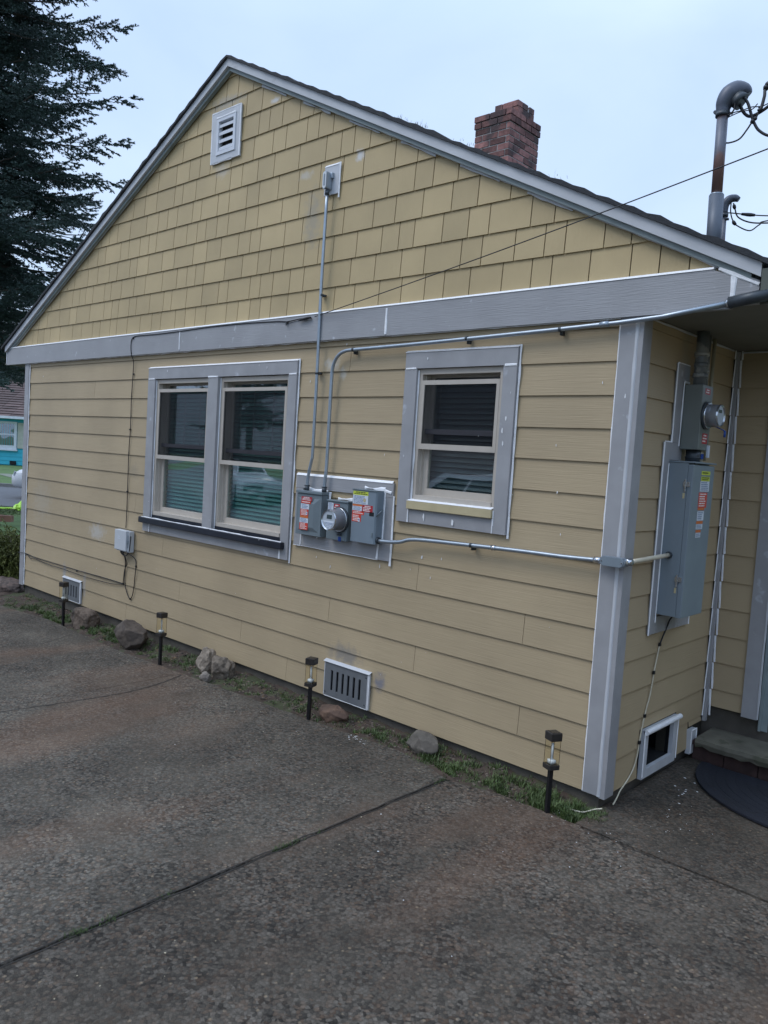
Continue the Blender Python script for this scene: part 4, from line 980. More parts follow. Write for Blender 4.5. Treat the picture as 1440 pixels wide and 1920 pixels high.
mb = MB(); mb.tube([(.062, .64, 1.818), (.062, .64, 1.884)], .040, 18); mb.tube([(.062, .64, 1.838), (.062, .64, 1.846)], .044, 18); mb.build('nipple', M['hub'], SM)
MP = thing('electrical_panel', 'tall narrow grey electrical panel hanging on the side wall below the meter', 'electrical panel', (.08, .58, 1.38))
x1, y0, y1, z0, z1 = .152, .440, .745, .948, 1.806
mb = MB(); mb.box(.013, x1 - .030, y0, y1, z0, z1, .003); mb.build('enclosure', M['box4'], MP)
mb = MB(); mb.box(x1 - .029, x1, y0 - .002, y1 + .002, z0 - .002, z1 - .008, .004); DR = mb.build('door', M['box4'], MP)
mb = MB(); mb.box(.010, x1 + .010, y0 - .004, y1 + .004, z1 + .0005, z1 + .010, .003); mb.build('hood', M['box4'], MP)
for zz in (z0 + .20, z1 - .13):
    mb = MB(); mb.box(x1 - .048, x1 - .010, y0 - .010, y0 - .0025, zz, zz + .028, .002); mb.box(x1 - .040, x1 - .030, y0 - .013, y0 - .003, zz - .03, zz + .04, .002); mb.build('latch', M['chrome'], MP)
    mb = MB(); mb.box(x1 - .048, x1 - .036, y0 - .005, y0 - .0025, zz - .065, zz - .035, .001); mb.build('tag', M['silltan'], MP)
f = sface(y0, y1, z0, z1, x1)
for (a, b, c, d_, m, ink, n) in [(.38, .80, .045, .070, 'yellow', 'inkk', 1), (.38, .80, .080, .110, 'yellow', 'inkk', 2), (.36, .80, .111, .178, 'white', 'inkb', 5), (.34, .74, .185, .285, 'red', 'inkw', 6), (.34, .66, .286, .30, 'orange', None, 0), (.34, .66, .308, .368, 'white', 'inkb', 4), (.33, .64, .372, .39, 'orange', None, 0), (.33, .64, .392, .425, 'white', 'inkb', 3), (.34, .58, .43, .447, 'orange', None, 0), (.34, .58, .449, .48, 'white', 'inkb', 2)]:
    sticker(MP, f, a, b, c, d_, m, ink, n)
mb = MB(); mb.tube([(x1 - .06, y0 + .01, z0 + .30), (x1 - .06, y0 - .006, z0 + .345)], .001, 6)
mb = MB(); mb.tube([(.058, .430, 1.290), (.058, .439, 1.290)], .020, 14); mb.build('bushing', M['hub'], MP)
# conduits above the side meter
def riser(name, label, x, y, r, za, zb, m, rings=()):
    t = thing(name, label, 'pipe', (x, y, za)); mb = MB(); mb.tube([(x, y, za), (x, y, zb)], r, 16); mb.build('pipe', M[m], t)
    for zz, rr in rings:
        mb = MB(); mb.tube([(x, y, zz - .012), (x, y, zz + .012)], rr, 16); mb.build('coupling', M[m], t)
    return t
riser('riser_pipe', 'thick patchily painted pipe from the top of the side meter up into the soffit', .078, .600, .034, 2.249, 2.543, 'graypipe', ((2.30, .040), (2.36, .037), (2.42, .041)))
riser('riser_pipe', 'thinner gray pipe just right of the thick one, between meter and soffit', .055, .735, .018, 2.20, 2.543, 'graypipe', ((2.34, .021),))
riser('riser_pipe', 'thin tan pipe down the side wall behind the meter to the tall panel', .045, .860, .011, 1.83, 2.543, 'tanpipe')
riser('riser_pipe', 'pale short pipe between side meter and panel beside the blue seal', .085, .690, .016, 1.818, 1.884, 'creampipe')

# ------------------------------------------------------------------ service masts
MS = thing('service_mast', 'large rust-streaked electrical service mast with a curved weatherhead above the roof edge', 'service mast', (.118, .50, 2.9))
mx_, my_ = .118, .50
mb = MB(); mb.tube([(mx_ + .01, my_, 2.86), (mx_, my_, 3.255)], .0385, 20); mb.build('sleeve', M['mast'], MS)
mb = MB(); mb.tube([(mx_, my_, 3.256), (mx_, my_, 3.262)], .0345, 20); mb.build('sleeve_ring', M['conduit'], MS)
mb = MB(); mb.tube([(mx_, my_, 3.262), (mx_ - .006, my_, 3.69)], .0285, 20); mb.build('pipe', M['rust'], MS)
mb = MB()
path = [(0, 0, -.03), (0, 0, .01), (.006, .004, .045), (.024, .016, .078), (.052, .034, .094), (.080, .050, .088), (.096, .058, .070)]
rad = [.034, .037, .047, .056, .058, .050, .034]
mb.tube([(mx_ - .006 + a, my_ + b, 3.70 + c) for a, b, c in smoothpath(path, 4)], [rad[min(6, i // 4)] + (rad[min(6, i // 4 + 1)] - rad[min(6, i // 4)]) * (i % 4) / 4 for i in range(25)], 20); mb.build('weatherhead', M['head'], MS)
mb = MB(); c0 = Vector((mx_ + .052, my_ + .018, 3.757)); mb.tube([c0, c0 + Vector((.030, .006, -.026))], .045, 18); mb.build('weatherhead_insert', M['hub'], MS)
mb = MB(); mb.tube([(mx_ - .006, my_, 3.668), (mx_ - .006, my_, 3.690)], .037, 18); mb.tube([(mx_ - .046, my_ - .01, 3.70), (mx_ - .046, my_ + .01, 3.70)], .009, 8); mb.tube([(mx_ + .03, my_, 3.68), (mx_ + .046, my_, 3.672)], .006, 8); mb.build('clamp', M['hub'], MS)
def wire(name, label, pts, r, y=.5, k=7, m='cablek', cat='cable', lumps=(), dy=0):
    P_ = smoothpath([(x, y + dy * i / max(1, len(pts) - 1), z) for i, (x, z) in enumerate(pts)], k); mb = MB(); mb.tube(P_, r, 8)
    for i, rr in lumps:
        i = int(i * (len(P_) - 2)); mb.tube([P_[max(0, i - 2)], P_[i], P_[i + 1], P_[min(len(P_) - 1, i + 3)]], [rr * .7, rr, rr, rr * .7], 8)
    return tag(mb.build(name, M[m]), label, cat)
wire('drip_loop_cable', 'thick black cable dropping from the weatherhead and sweeping down and off to the right', [(.194, 3.775), (.210, 3.751), (.235, 3.712), (.257, 3.647), (.271, 3.609), (.299, 3.564), (.355, 3.527), (.446, 3.518), (.9, 3.6)], .0075, .50, dy=.05)
wire('drip_loop_cable', 'thick black cable looping under the weatherhead then rising to the right', [(.166, 3.775), (.180, 3.751), (.199, 3.697), (.223, 3.664), (.249, 3.655), (.290, 3.669), (.339, 3.70), (.435, 3.773), (.9, 4.1)], .0085, .52, dy=.05)
wire('splice_cable', 'steep black cable with a fat splice at the right edge above the loops', [(.285, 3.668), (.296, 3.684), (.304, 3.744), (.303, 3.784), (.328, 3.82), (.411, 3.898), (.9, 4.3)], .0085, .53, lumps=((.55, .016), (.62, .018)), dy=.05)
wire('ground_wire', 'thin bare wire curling from the weatherhead down to its clamp', [(.172, 3.756), (.175, 3.692), (.150, 3.665), (.135, 3.674)], .0045, .49)
wire('messenger_wire', 'thin twisted support wire stretching right from the mast clamp', [(.138, 3.667), (.170, 3.680), (.205, 3.684), (.250, 3.694), (.288, 3.691), (.34, 3.702), (.9, 3.86)], .003, .50, dy=.05)
wire('messenger_wire', 'second thin support wire just under the first, reaching the thick splice', [(.138, 3.660), (.205, 3.674), (.26, 3.672), (.288, 3.695)], .0028, .505)
wire('neutral_cable', 'thin black cable hanging in a bow beside the large mast, splice near its top', [(.290, 3.650), (.280, 3.631), (.261, 3.611), (.239, 3.578), (.205, 3.539), (.156, 3.530), (.118, 3.538)], .0045, .52, lumps=((.2, .011), (.3, .012)))
MT = thing('small_mast', 'small rusty mast with its own little hood just behind the large one', 'service mast', (.125, .63, 2.9))
mb = MB(); mb.tube([(.128, .63, 2.9), (.120, .63, 3.20)], .0120, 14); mb.build('pipe', M['rust'], MT)
mb = MB(); path = [(.120, .63, 3.19), (.119, .63, 3.225), (.124, .632, 3.252), (.142, .638, 3.270), (.166, .645, 3.272), (.184, .65, 3.262)]
mb.tube(smoothpath(path, 3), [.017, .018, .019, .020, .021, .022, .023, .023, .023, .022, .021, .020, .020, .018, .016, .014], 14); mb.build('weatherhead', M['head'], MT)
mb = MB(); mb.tube([(.120, .63, 3.175), (.120, .63, 3.192)], .021, 12); mb.box(.10, .145, .62, .64, 3.155, 3.165); mb.build('clamp', M['hub'], MT)
wire('small_drop_cable', 'thin line going straight right from the small mast', [(.128, 3.195), (.150, 3.195), (.251, 3.173), (.351, 3.156), (.7, 3.10)], .0035, .63, lumps=((.50, .010),), dy=.06)
wire('small_drop_cable', 'thin cable making the upper shallow loop at the small mast', [(.160, 3.245), (.168, 3.215), (.187, 3.169), (.254, 3.133), (.354, 3.118), (.46, 3.112), (.8, 3.1)], .0040, .64, lumps=((.12, .010),), dy=.05)
wire('small_drop_cable', 'thin cable making the lowest loop at the small mast', [(.151, 3.246), (.150, 3.20), (.162, 3.155), (.185, 3.124), (.253, 3.088), (.300, 3.115), (.353, 3.132), (.8, 3.12)], .0035, .63, lumps=((.36, .010),), dy=.05)
# incoming wire across the gable
A_ = Vector((-2.46, -.045, 2.702)); B_ = Vector((2.04, -.37, 3.39))
P_ = [A_ + (B_ - A_) * t + Vector((0, 0, -.030 * math.sin(PI * t))) for t in [i / 30 for i in range(31)]] + [B_ + (B_ - A_) * 1.5]
SW = thing('overhead_wire', 'long thin black wire slanting up across the gable shingles to the right', 'wire', A_)
mb = MB(); mb.tube(P_, .0030, 6); mb.build('strand', M['cablek'], SW)
mb = MB(); mb.tube([(-2.635, -.05, 2.683), (-2.60, -.05, 2.690), (-2.53, -.05, 2.698), (-2.50, -.048, 2.700)], [.004, .009, .010, .005], 8); mb.build('grip', M['cablek'], SW)
mb = MB(); mb.tube([(-2.75, -.045, 2.668), (-2.70, -.048, 2.678), (-2.62, -.05, 2.686)], .0022, 6); mb.tube([(-2.79, -.034, 2.682), (-2.77, -.05, 2.662), (-2.755, -.05, 2.668)], .0035, 6); mb.build('anchor_hook', M['hub'], SW)
PC = thing('phone_cable', 'thin black cable stapled along the band board and down to the phone box', 'cable', (-5, 0, 1.6))
pts = [(-2.50, -.04, 2.696), (-2.62, -.04, 2.700), (-2.76, -.040, 2.690), (-2.9, -.036, 2.700), (-3.3, -.036, 2.712), (-3.743, -.036, 2.714), (-4.2, -.036, 2.706), (-4.559, -.036, 2.702), (-4.90, -.036, 2.706), (-4.985, -.037, 2.695), (-5.020, -.037, 2.655), (-5.012, -.037, 2.55), (-5.008, -.012, 2.48), (-5.014, -.008, 2.367), (-5.030, -.006, 2.12), (-5.027, -.006, 1.867), (-5.040, -.006, 1.614), (-5.036, -.006, 1.3), (-5.035, -.006, 1.055), (-5.040, -.006, .90)]
mb = MB(); mb.tube(smoothpath(pts, 5), .0040, 6); mb.build('strand', M['cablek'], PC)
for (x, z, y) in ((-4.985, 2.690, -.04), (-5.008, 2.36, -.010), (-5.030, 1.84, -.010), (-5.036, 1.25, -.010), (-2.77, 2.682, -.042)):
    mb = MB(); mb.box(x - .007, x + .010, y - .005, y + .008, z - .007, z + .007, .002); mb.build('staple', M['cablek'], PC)
TB = thing('phone_box', 'small pale grey plastic phone box on the siding left of the double window', 'utility box', (-4.99, 0, .79))
x0, x1, z0, z1 = -5.115, -4.885, .695, .887
mb = MB(); mb.box(x0, x1 - .02, -.078, -.02, z0, z1, .006); mb.build('lid', M['phonebox'], TB)
mb = MB(); mb.box(x0 + .004, x1, -.055, -.002, z0 - .012, z1 - .006, .004); mb.build('base', M['phonebox'], TB)
mb = MB(); mb.box(x1 - .019, x1 - .004, -.068, -.045, z0 + .07, z0 + .105, .003); mb.box(x1 - .019, x1 - .010, -.06, -.05, z0 + .03, z0 + .15, .002); mb.build('latch', M['box4'], TB)
mb = MB(); mb.box(x0 + .06, x0 + .10, -.0795, -.078, z1 - .065, z1 - .061); mb.box(x0 + .055, x0 + .11, -.0795, -.078, z1 - .083, z1 - .079); mb.build('embossing', M['white'], TB)
mb = MB(); mb.tube([(x0 + .07, -.04, z0 - .012), (x0 + .07, -.04, z0 - .028)], .012, 8); mb.tube([(x0 + .11, -.04, z0 - .012), (x0 + .11, -.04, z0 - .026)], .012, 8); mb.build('grommet', M['cablek'], TB)
wl = lambda pts, d=.006: [(x, -d, z) for x, z in pts]
mb = MB(); mb.tube(smoothpath([(-5.04, -.04, .68), (-5.0, -.03, .64)] + wl([(-5.001, .563), (-5.034, .491), (-5.051, .361)]), 6), .0040, 6)
LC = thing('loop_cable', 'thin black cable running low along the siding from phone box to left corner', 'cable', (-5.05, 0, .36))
mb.build('strand', M['cablek'], LC)
mb = MB(); mb.tube(smoothpath(wl([(-5.051, .361), (-5.3, .362), (-5.545, .360), (-6.084, .353), (-6.886, .347), (-7.178, .364), (-7.30, .366)]) + [(-7.33, -.02, .366), (-7.41, -.03, .36)], 6), .0036, 6); mb.build('strand', M['cablek'], LC)
mb = MB(); mb.tube(smoothpath(wl([(-5.05, .358), (-5.22, .330), (-5.4, .320), (-5.835, .312), (-6.305, .321), (-6.6, .318), (-6.813, .328), (-7.047, .338), (-7.119, .322), (-7.196, .353), (-7.25, .36)]), 6), .0036, 6); mb.build('strand', M['cablek'], LC)
for x, z in ((-5.05, .36), (-6.0, .345), (-7.2, .36)):
    mb = MB(); mb.box(x - .009, x + .009, -.012, 0, z - .008, z + .008, .002); mb.build('staple', M['cablek'], LC)
HL = thing('hanging_loop', 'slack black cable loop hanging down the siding under the phone box', 'cable', (-4.93, 0, .4))
mb = MB(); mb.tube(smoothpath([(-5.04, -.04, .665), (-5.01, -.02, .616)] + wl([(-5.022, .50), (-5.024, .425), (-5.01, .35), (-4.981, .298), (-4.945, .252), (-4.911, .236), (-4.88, .262), (-4.855, .332), (-4.84, .45), (-4.829, .561), (-4.84, .62)]) + [(-4.865, -.03, .655), (-4.89, -.05, .672)], 6), .0040, 6); mb.build('strand', M['cablek'], HL)
mb = MB(); mb.tube(smoothpath([(-5.04, -.05, .665), (-4.98, -.055, .648), (-4.92, -.055, .655), (-4.885, -.05, .70), (-4.880, -.045, .78), (-4.882, -.04, .84)], 6), .0045, 6); mb.build('strand', M['cablek'], HL)
for x, z in ((-4.91, .236), (-4.83, .56)):
    mb = MB(); mb.box(x - .008, x + .008, -.012, 0, z - .008, z + .008, .002); mb.build('staple', M['cablek'], HL)
SC = thing('side_cable', 'cream and black cable hanging from the tall panel down to the house corner', 'cable', (.01, .4, .4))
sw = lambda pts, o=.005: [(o, y, z) for y, z in pts]
mb = MB(); mb.tube(smoothpath([(.06, .60, .945), (.03, .60, .90), (.016, .602, .854), (.008, .575, .80), (.006, .546, .755)], 6), .0045, 6); mb.build('strand', M['cablek'], SC)
mb = MB(); mb.tube(smoothpath(sw([(.546, .755), (.525, .68), (.50, .60), (.495, .56), (.47, .46), (.44, .40), (.405, .30), (.385, .22), (.37, .14), (.33, .07), (.26, .02), (.19, -.012)]) + [(.02, .12, -.03), (.03, .06, -.045)], 6), .0042, 6); mb.build('strand', M['cablew'], SC)
mb = MB(); mb.tube(smoothpath([(.012, -.025, -.05), (-.02, -.05, -.058), (-.06, -.10, -.072), (-.12, -.13, -.070)], 6), .0042, 6); mb.build('strand', M['cablew'], SC)
for y, z in ((.546, .757), (.497, .60), (.425, .36), (.383, .215)):
    mb = MB(); mb.box(0.001, .012, y - .010, y + .010, z - .010, z + .010, .002); mb.build('staple', M['cablek'], SC)

# ------------------------------------------------------------------ stoop and mat
ST = thing('stoop', 'worn concrete step on reddish bricks at the porch wall', 'step', (.7, 1.2, 0))
mb = MB(); n = 40; vs = []
for i in range(n + 1):
    x = .045 + 1.9 * i / n; e = 1.125 + .016 * noise.noise(Vector((x * 6, 0, 0))) + .008 * noise.noise(Vector((x * 21, 3, 0)))
    t_ = .083 + .003 * noise.noise(Vector((x * 8, 9, 0)))
    vs += [(x, e + .010, t_ - .058 + .014 * noise.noise(Vector((x * 17, 0, 4)))), (x, e, t_ - .028), (x, e + .006, t_ - .004), (x, e + .022, t_), (x, 1.429, t_ + .004), (x, 1.429, t_ - .05)]
mb.add(vs, [(i * 6 + k, i * 6 + (k + 1) % 6, (i + 1) * 6 + (k + 1) % 6, (i + 1) * 6 + k) for i in range(n) for k in range(6)] + [tuple(range(6)), tuple(n * 6 + 5 - k for k in range(6))]); mb.build('slab', M['slab'], ST)
M['dbrick'] = mat('dark_red_brick', (.05, .027, .024), .9, var=.4, vscale=14, bump=1, bscale=60, island=.3)
mb = MB(); x = .012
while x < 1.8:
    mb.box(x, x + .2, 1.170 + sr_.uniform(-.006, .012), 1.27, -.075, .026 + sr_.uniform(-.01, .004), .008); x += .204
mb.box(.012, .05, 1.15, 1.42, .03, .06, .003); mb.build('brick_course', M['dbrick'], ST)
mb = MB(); mb.box(.055, 1.8, 1.19, 1.425, -.08, .0295); mb.build('rubble_core', M['dark'], ST)
mb = MB(); pts = []
for k in range(49):
    a = PI + PI * k / 48; pts.append((.80 + .695 * math.cos(a), 1.125 + .645 * math.sin(a)))
zt_, zb_ = -.046, -.062
inn = [(.80 + (x - .80) * .94, 1.125 + (y - 1.125) * .93) for x, y in pts]; in2 = [(.80 + (x - .80) * .90, 1.125 + (y - 1.125) * .89) for x, y in pts]
N_ = len(pts); vs = [(x, y, zb_) for x, y in pts] + [(x, y, zt_ - .004) for x, y in pts] + [(x, y, zt_) for x, y in inn] + [(x, y, zt_ - .006) for x, y in in2]
mb.add(vs, [(k * N_ + i, k * N_ + i + 1, (k + 1) * N_ + i + 1, (k + 1) * N_ + i) for k in range(3) for i in range(N_ - 1)] + [tuple(3 * N_ + i for i in range(N_))])
for q in range(9):   # raised concentric ribs
    s_ = .84 - .085 * q
    pr = [(.80 + (x - .80) * s_, 1.115 + (y - 1.125) * s_, zt_ - .0055) for x, y in pts[1:-1:2]]; mb.tube(pr, .0016, 6)
tag(mb.build('doormat', M['mat'], smooth=False), 'black half-round rubber doormat in front of the porch step', 'doormat')

# ------------------------------------------------------------------ solar lights
def solar(x, y, rz, label, tilt=0):
    g = gz(x); T = thing('solar_path_light', label, 'garden light', (0, 0, 0), 'solar path lights along the wall')
    def bx(n, m, a, b, z0, z1, bev=0, par=T, frame=None):
        mb = MB(); mb.box(-a, a, -b, b, z0, z1, bev); return _build(mb, n, m, par)
    bx('stake', M['blackp'], .011, .011, -.04, .235, .002)
    bx('base', M['lamptop'], .032, .032, .2355, .262, .003)
    mb = MB(); mb.box(-.029, .029, -.029, .029, .2625, .388); ln = _build(mb, 'lantern', M['clear'], T)
    mb = MB()
    for a, b in ((-1, -1), (1, -1), (1, 1), (-1, 1)): mb.box(a * .0278 - .0008, a * .0278 + .0008, b * .0278 - .0008, b * .0278 + .0008, .264, .387)
    _build(mb, 'lantern_edge', M['lamptop'], T)
    mb = MB(); mb.prism([(-.016, -.016, .264), (.016, -.016, .264), (.016, .016, .264), (-.016, .016, .264)], (0, 0, .02)); mb.tube([(0, 0, .284), (0, 0, .372)], .006, 8); _build(mb, 'diffuser', M['white'], T)
    cp = bx('cap', M['lamptop'], .033, .033, .3885, .432, .004)
    mb = MB(); mb.box(-.023, .023, -.023, .023, .4325, .4335); _build(mb, 'solar_cell', M['blackg'], cp)
    T.location = (x, y, g); T.rotation_euler = (tilt, tilt * .6, rz); return T
solar(-5.62, -.315, .25, 'solar path light farthest left, in front of the small foundation vent', .02)
solar(-3.86, -.31, .15, 'solar path light between the dark boulder and the craggy pale rock', -.01)
solar(-2.05, -.265, .30, 'solar path light beside the large foundation vent and the reddish rock', .02)
solar(-.185, -.255, -.45, 'nearest solar path light, in the grass by the corner board', -.02)

# ------------------------------------------------------------------ rocks
def rock(x, y, sx, sy, sz, c1, c2, label, seed, cuts=9, z=None, rough=.10):
    r_ = random.Random(seed); bm = bmesh.new(); bmesh.ops.create_icosphere(bm, subdivisions=5, radius=1)
    for _ in range(cuts):
        n = Vector((r_.gauss(0, 1), r_.gauss(0, 1), r_.gauss(0, .8))).normalized(); d = r_.uniform(.62, .88)
        for v in bm.verts:
            k = v.co.dot(n) - d
            if k > 0: v.co -= n * k * .96
    for v in bm.verts:
        p = v.co * 2.2 + Vector((seed, 0, 0)); h = rough * noise.noise(p) + rough * .55 * noise.noise(p * 2.7) + rough * .3 * noise.noise(p * 7)
        v.co += v.co.normalized() * h; v.co = Vector((v.co.x * sx, v.co.y * sy, v.co.z * sz))
    me = bpy.data.meshes.new('rock'); bm.to_mesh(me); bm.free(); me.polygons.foreach_set('use_smooth', [True] * len(me.polygons))
    m = rockmat('rock_stone', c1, c2, 10); me.materials.append(m)
    o = bpy.data.objects.new('rock', me); COL.objects.link(o); o.location = (x, y, (gz(x) + sz * .48) if z is None else z); o.rotation_euler = (0, 0, r_.uniform(-.3, .3))
    return tag(o, label, 'rock', 'rocks along the wall')
rock(-5.47, -.17, .20, .13, .135, (.13, .095, .07), (.06, .04, .028), 'brown rock partly covering the small foundation vent', 3, 8)
rock(-4.52, -.19, .20, .14, .165, (.085, .065, .050), (.05, .038, .030), 'smooth dark brown boulder, second from the left lamp', 8, 10, rough=.06)
rock(-3.42, -.15, .10, .09, .135, (.27, .22, .17), (.10, .08, .06), 'pale upright half of the craggy rock pair', 12, 14, rough=.13)
rock(-3.22, -.14, .14, .10, .125, (.18, .145, .11), (.06, .048, .038), 'darker broad half of the craggy rock pair', 15, 15, rough=.14)
rock(-3.24, -.285, .055, .04, .045, (.22, .19, .16), (.12, .10, .085), 'small pale stone at the foot of the craggy pair', 17, 6, rough=.1)
rock(-1.93, -.145, .115, .085, .085, (.15, .09, .06), (.09, .055, .04), 'reddish brown rock below the large vent', 22, 14, rough=.05)
rock(-1.17, -.105, .13, .085, .085, (.115, .10, .082), (.065, .055, .045), 'flat-faced gray rock right of the large vent', 29, 10, rough=.05)
rock(-7.66, -.02, .26, .16, .12, (.12, .085, .07), (.05, .04, .035), 'broad flat rock at the foot of the yellowish shrub', 31, 8, rough=.10)

# ------------------------------------------------------------------ loose stuff on the ground
def blades(name, label, spots_, m, cat=None, seed=1, wid=.0022):
    r = np.random.default_rng(seed); V = []; 
    for (x, y, sx, sy, n, h, zoff) in spots_:
        px = x + r.normal(0, sx, n); py = y + r.normal(0, sy, n); a = r.uniform(0, 2 * PI, n); hh = h * r.uniform(.35, 1.15, n); ln = hh * r.uniform(.2, .9, n)
        if zoff is None: pz = np.array([soilz(q, min(q2, .0)) - .006 for q, q2 in zip(px, py)])
        else: pz = np.full(n, zoff)
        dx, dy = np.cos(a), np.sin(a); w_ = wid * r.uniform(.6, 1.6, n)
        b0 = np.stack([px - dy * w_, py + dx * w_, pz], 1); b1 = np.stack([px + dy * w_, py - dx * w_, pz], 1)
        m0 = np.stack([px - dy * w_ * .8 + dx * ln * .35, py + dx * w_ * .8 + dy * ln * .35, pz + hh * .6], 1); m1 = np.stack([px + dy * w_ * .8 + dx * ln * .35, py - dx * w_ * .8 + dy * ln * .35, pz + hh * .6], 1)
        t = np.stack([px + dx * ln, py + dy * ln, pz + hh], 1)
        V.append(np.stack([b0, b1, m1, m0, m0, m1, t, t], 1).reshape(-1, 3))
    V = np.concatenate(V); F = np.arange(len(V)).reshape(-1, 4); o = fast(name, V, F, m, n=4); o['kind'] = 'stuff'; o['label'] = label; o['category'] = cat or 'grass'; return o
gs = []
rr_ = random.Random(4)
def patch(xa, xb, ya, yb, n, h, per=40):
    for _ in range(n): gs.append((rr_.uniform(xa, xb), rr_.uniform(ya, yb), .018, .016, per, h, None))
patch(-.35, -.02, -.21, -.02, 34, .055, 60); patch(-.62, -.3, -.22, -.05, 24, .045); patch(-.12, .03, -.22, -.05, 26, .065, 50); patch(-1.12, -.8, -.26, -.12, 26, .035)
patch(-7.2, -.05, -.26, -.02, 150, .026, 30); patch(-2.3, -.1, -.24, -.02, 50, .03, 36); patch(-7.2, -.05, -.02, .0, 40, .04, 20); patch(-1.75, -1.3, -.2, -.04, 16, .035); patch(-.85, -.6, -.2, -.05, 6, .035); patch(-5.35, -4.75, -.26, -.12, 30, .05); patch(-6.6, -5.7, -.33, -.16, 36, .05); patch(-7.0, -6.5, -.36, -.2, 6, .035)
patch(-4.35, -3.6, -.28, -.06, 12, .035); patch(-3.0, -2.2, -.2, -.05, 9, .03); patch(-1.15, -1.0, -.18, -.04, 8, .05); patch(-4.75, -4.1, -.06, 0, 5, .05)
blades('grass', 'short green grass and weeds in the soil strip along the wall', gs, M['grass'])
gs = []
for y_, n in ((-2.55, 6), (-2.46, 5), (-2.34, 3), (-2.15, 2), (-1.55, 5), (-1.49, 4), (-1.30, 1), (-.36, 5), (-2.9, 4)):
    for _ in range(n): gs.append((-.800 + rr_.gauss(0, .006), y_ + rr_.gauss(0, .035), .008, .014, 24, .026, -.088))
M['jgrass'] = mat('joint_moss', (.05, .075, .022), .8, island=.5)
blades('joint_grass', 'tufts of moss and grass growing in the long driveway joint', gs, M['jgrass'], seed=4, wid=.0014)
gs = [(x, -.055 + .02 * rr_.random(), .03, .012, 12, .030, rakez(x) + .008) for x in (-1.77, -1.70, -1.62, -1.55)] + [(x, -.03, .03, .02, 9, .028, rakez(x) + .008) for x in (-1.28, -1.18, -1.10, -.62, -.55)]
blades('roof_moss', 'dry moss sprigs along the roof edge', gs, M['moss'], 'moss', seed=9, wid=.0012)
# gravel and clods in the strip, paint chips on the concrete
def chips(name, label, cat, n, xy, m, s0, s1, seed, flat=.5):
    r = random.Random(seed); mb = MB()
    for _ in range(n):
        x, y, z = xy(r); s_ = r.uniform(s0, s1); k = r.randint(4, 6); ph = r.random() * 6; el = r.uniform(.5, 1)
        pts = [(x + s_ * math.cos(2 * PI * i / k + ph) * r.uniform(.7, 1.1), y + s_ * el * math.sin(2 * PI * i / k + ph) * r.uniform(.7, 1.1), z) for i in range(k)]
        mb.prism(pts, (r.uniform(-.3, .3) * s_, r.uniform(-.3, .3) * s_, s_ * flat))
    o = mb.build(name, m); o['kind'] = 'stuff'; o['label'] = label; o['category'] = cat; return o
def strip(r):
    x = r.uniform(-7.3, -.05); ye = edge_y(x); y = ye + (.0 - ye) * r.random(); return x, y, soilz(x, y) - .001
chips('gravel', 'small stones and clods scattered in the soil strip', 'gravel', 4200, strip, M['pebble'], .003, .012, 5, .6)
M['leaf'] = mat('dead_leaf', (.12, .075, .04), .8, island=.5)
chips('dead_leaves', 'bits of brown leaf litter in the soil strip', 'leaves', 1100, strip, M['leaf'], .006, .017, 15, .15)
def chipxy(r):
    c = r.choice([(.30, .30, .09, .1), (.34, .02, .1, .1), (-1.5, -.3, .02, .02), (-2.5, -1.5, 1.5, 1), (-.3, -.9, .6, .5), (-3.2, -.9, .8, .5), (.2, -.25, .2, .1), (-.2, -.28, .2, .05)])
    x, y = r.gauss(c[0], c[2]), r.gauss(c[1], c[3]); return x, min(y, .9 if x > .02 else -.02), gz(x) + .0005
chips('paint_chips', 'white paint chips and crumbs scattered on the concrete', 'paint chips', 80, chipxy, M['chip'], .0010, .0045, 6, .12)
chips('paint_chips', 'white paint chips near the doormat', 'paint chips', 16, lambda r: (r.gauss(.20, .035), r.gauss(.72, .12), gz(0) + .001), M['chip'], .003, .009, 7, .15)
chips('paint_chips', 'small spill of white crumbs on the driveway edge', 'paint chips', 14, lambda r: (r.gauss(-1.62, .03), r.gauss(-.27, .015), gz(-1.6) + .001), M['chip'], .002, .008, 8, .2)
chips('leaf_bits', 'pale leaf bits and pebbles lying on the driveway', 'leaf litter', 170, lambda r: (r.uniform(-4.5, 1.2), r.uniform(-3.2, -.3), gz(-1) + .006), mat('pale_pebble', (.28, .24, .17), .8, island=.5), .0015, .006, 12, .3)

# ------------------------------------------------------------------ the spruce
def needles(A, Bv, per, r0, r, wid=.0055, ln=.045):
    """fuzzy twigs: for each segment A->B, `per` narrow triangles leaning forward"""
    n = len(A); D = Bv - A; L_ = np.linalg.norm(D, axis=1, keepdims=True) + 1e-9; T = D / L_
    up = np.tile([0., 0., 1.], (n, 1)); U = np.cross(T, up); U /= (np.linalg.norm(U, axis=1, keepdims=True) + 1e-9); Wv = np.cross(U, T)
    t = r.uniform(0, 1, (n, per, 1)); a = r.uniform(0, 2 * PI, (n, per, 1))
    base = A[:, None] + D[:, None] * t; rad = U[:, None] * np.cos(a) + Wv[:, None] * np.sin(a)
    l_ = ln * r.uniform(.7, 1.2, (n, per, 1)) * (1 - .45 * t ** 3)
    tip = base + rad * l_ * .62 + T[:, None] * l_ * .78
    side = np.cross(rad, T[:, None]) * wid * r.uniform(.8, 1.6, (n, per, 1))
    V = np.stack([base - side * 1.6 - T[:, None] * .01, base + side * 1.6, tip], 2).reshape(-1, 3)
    return V
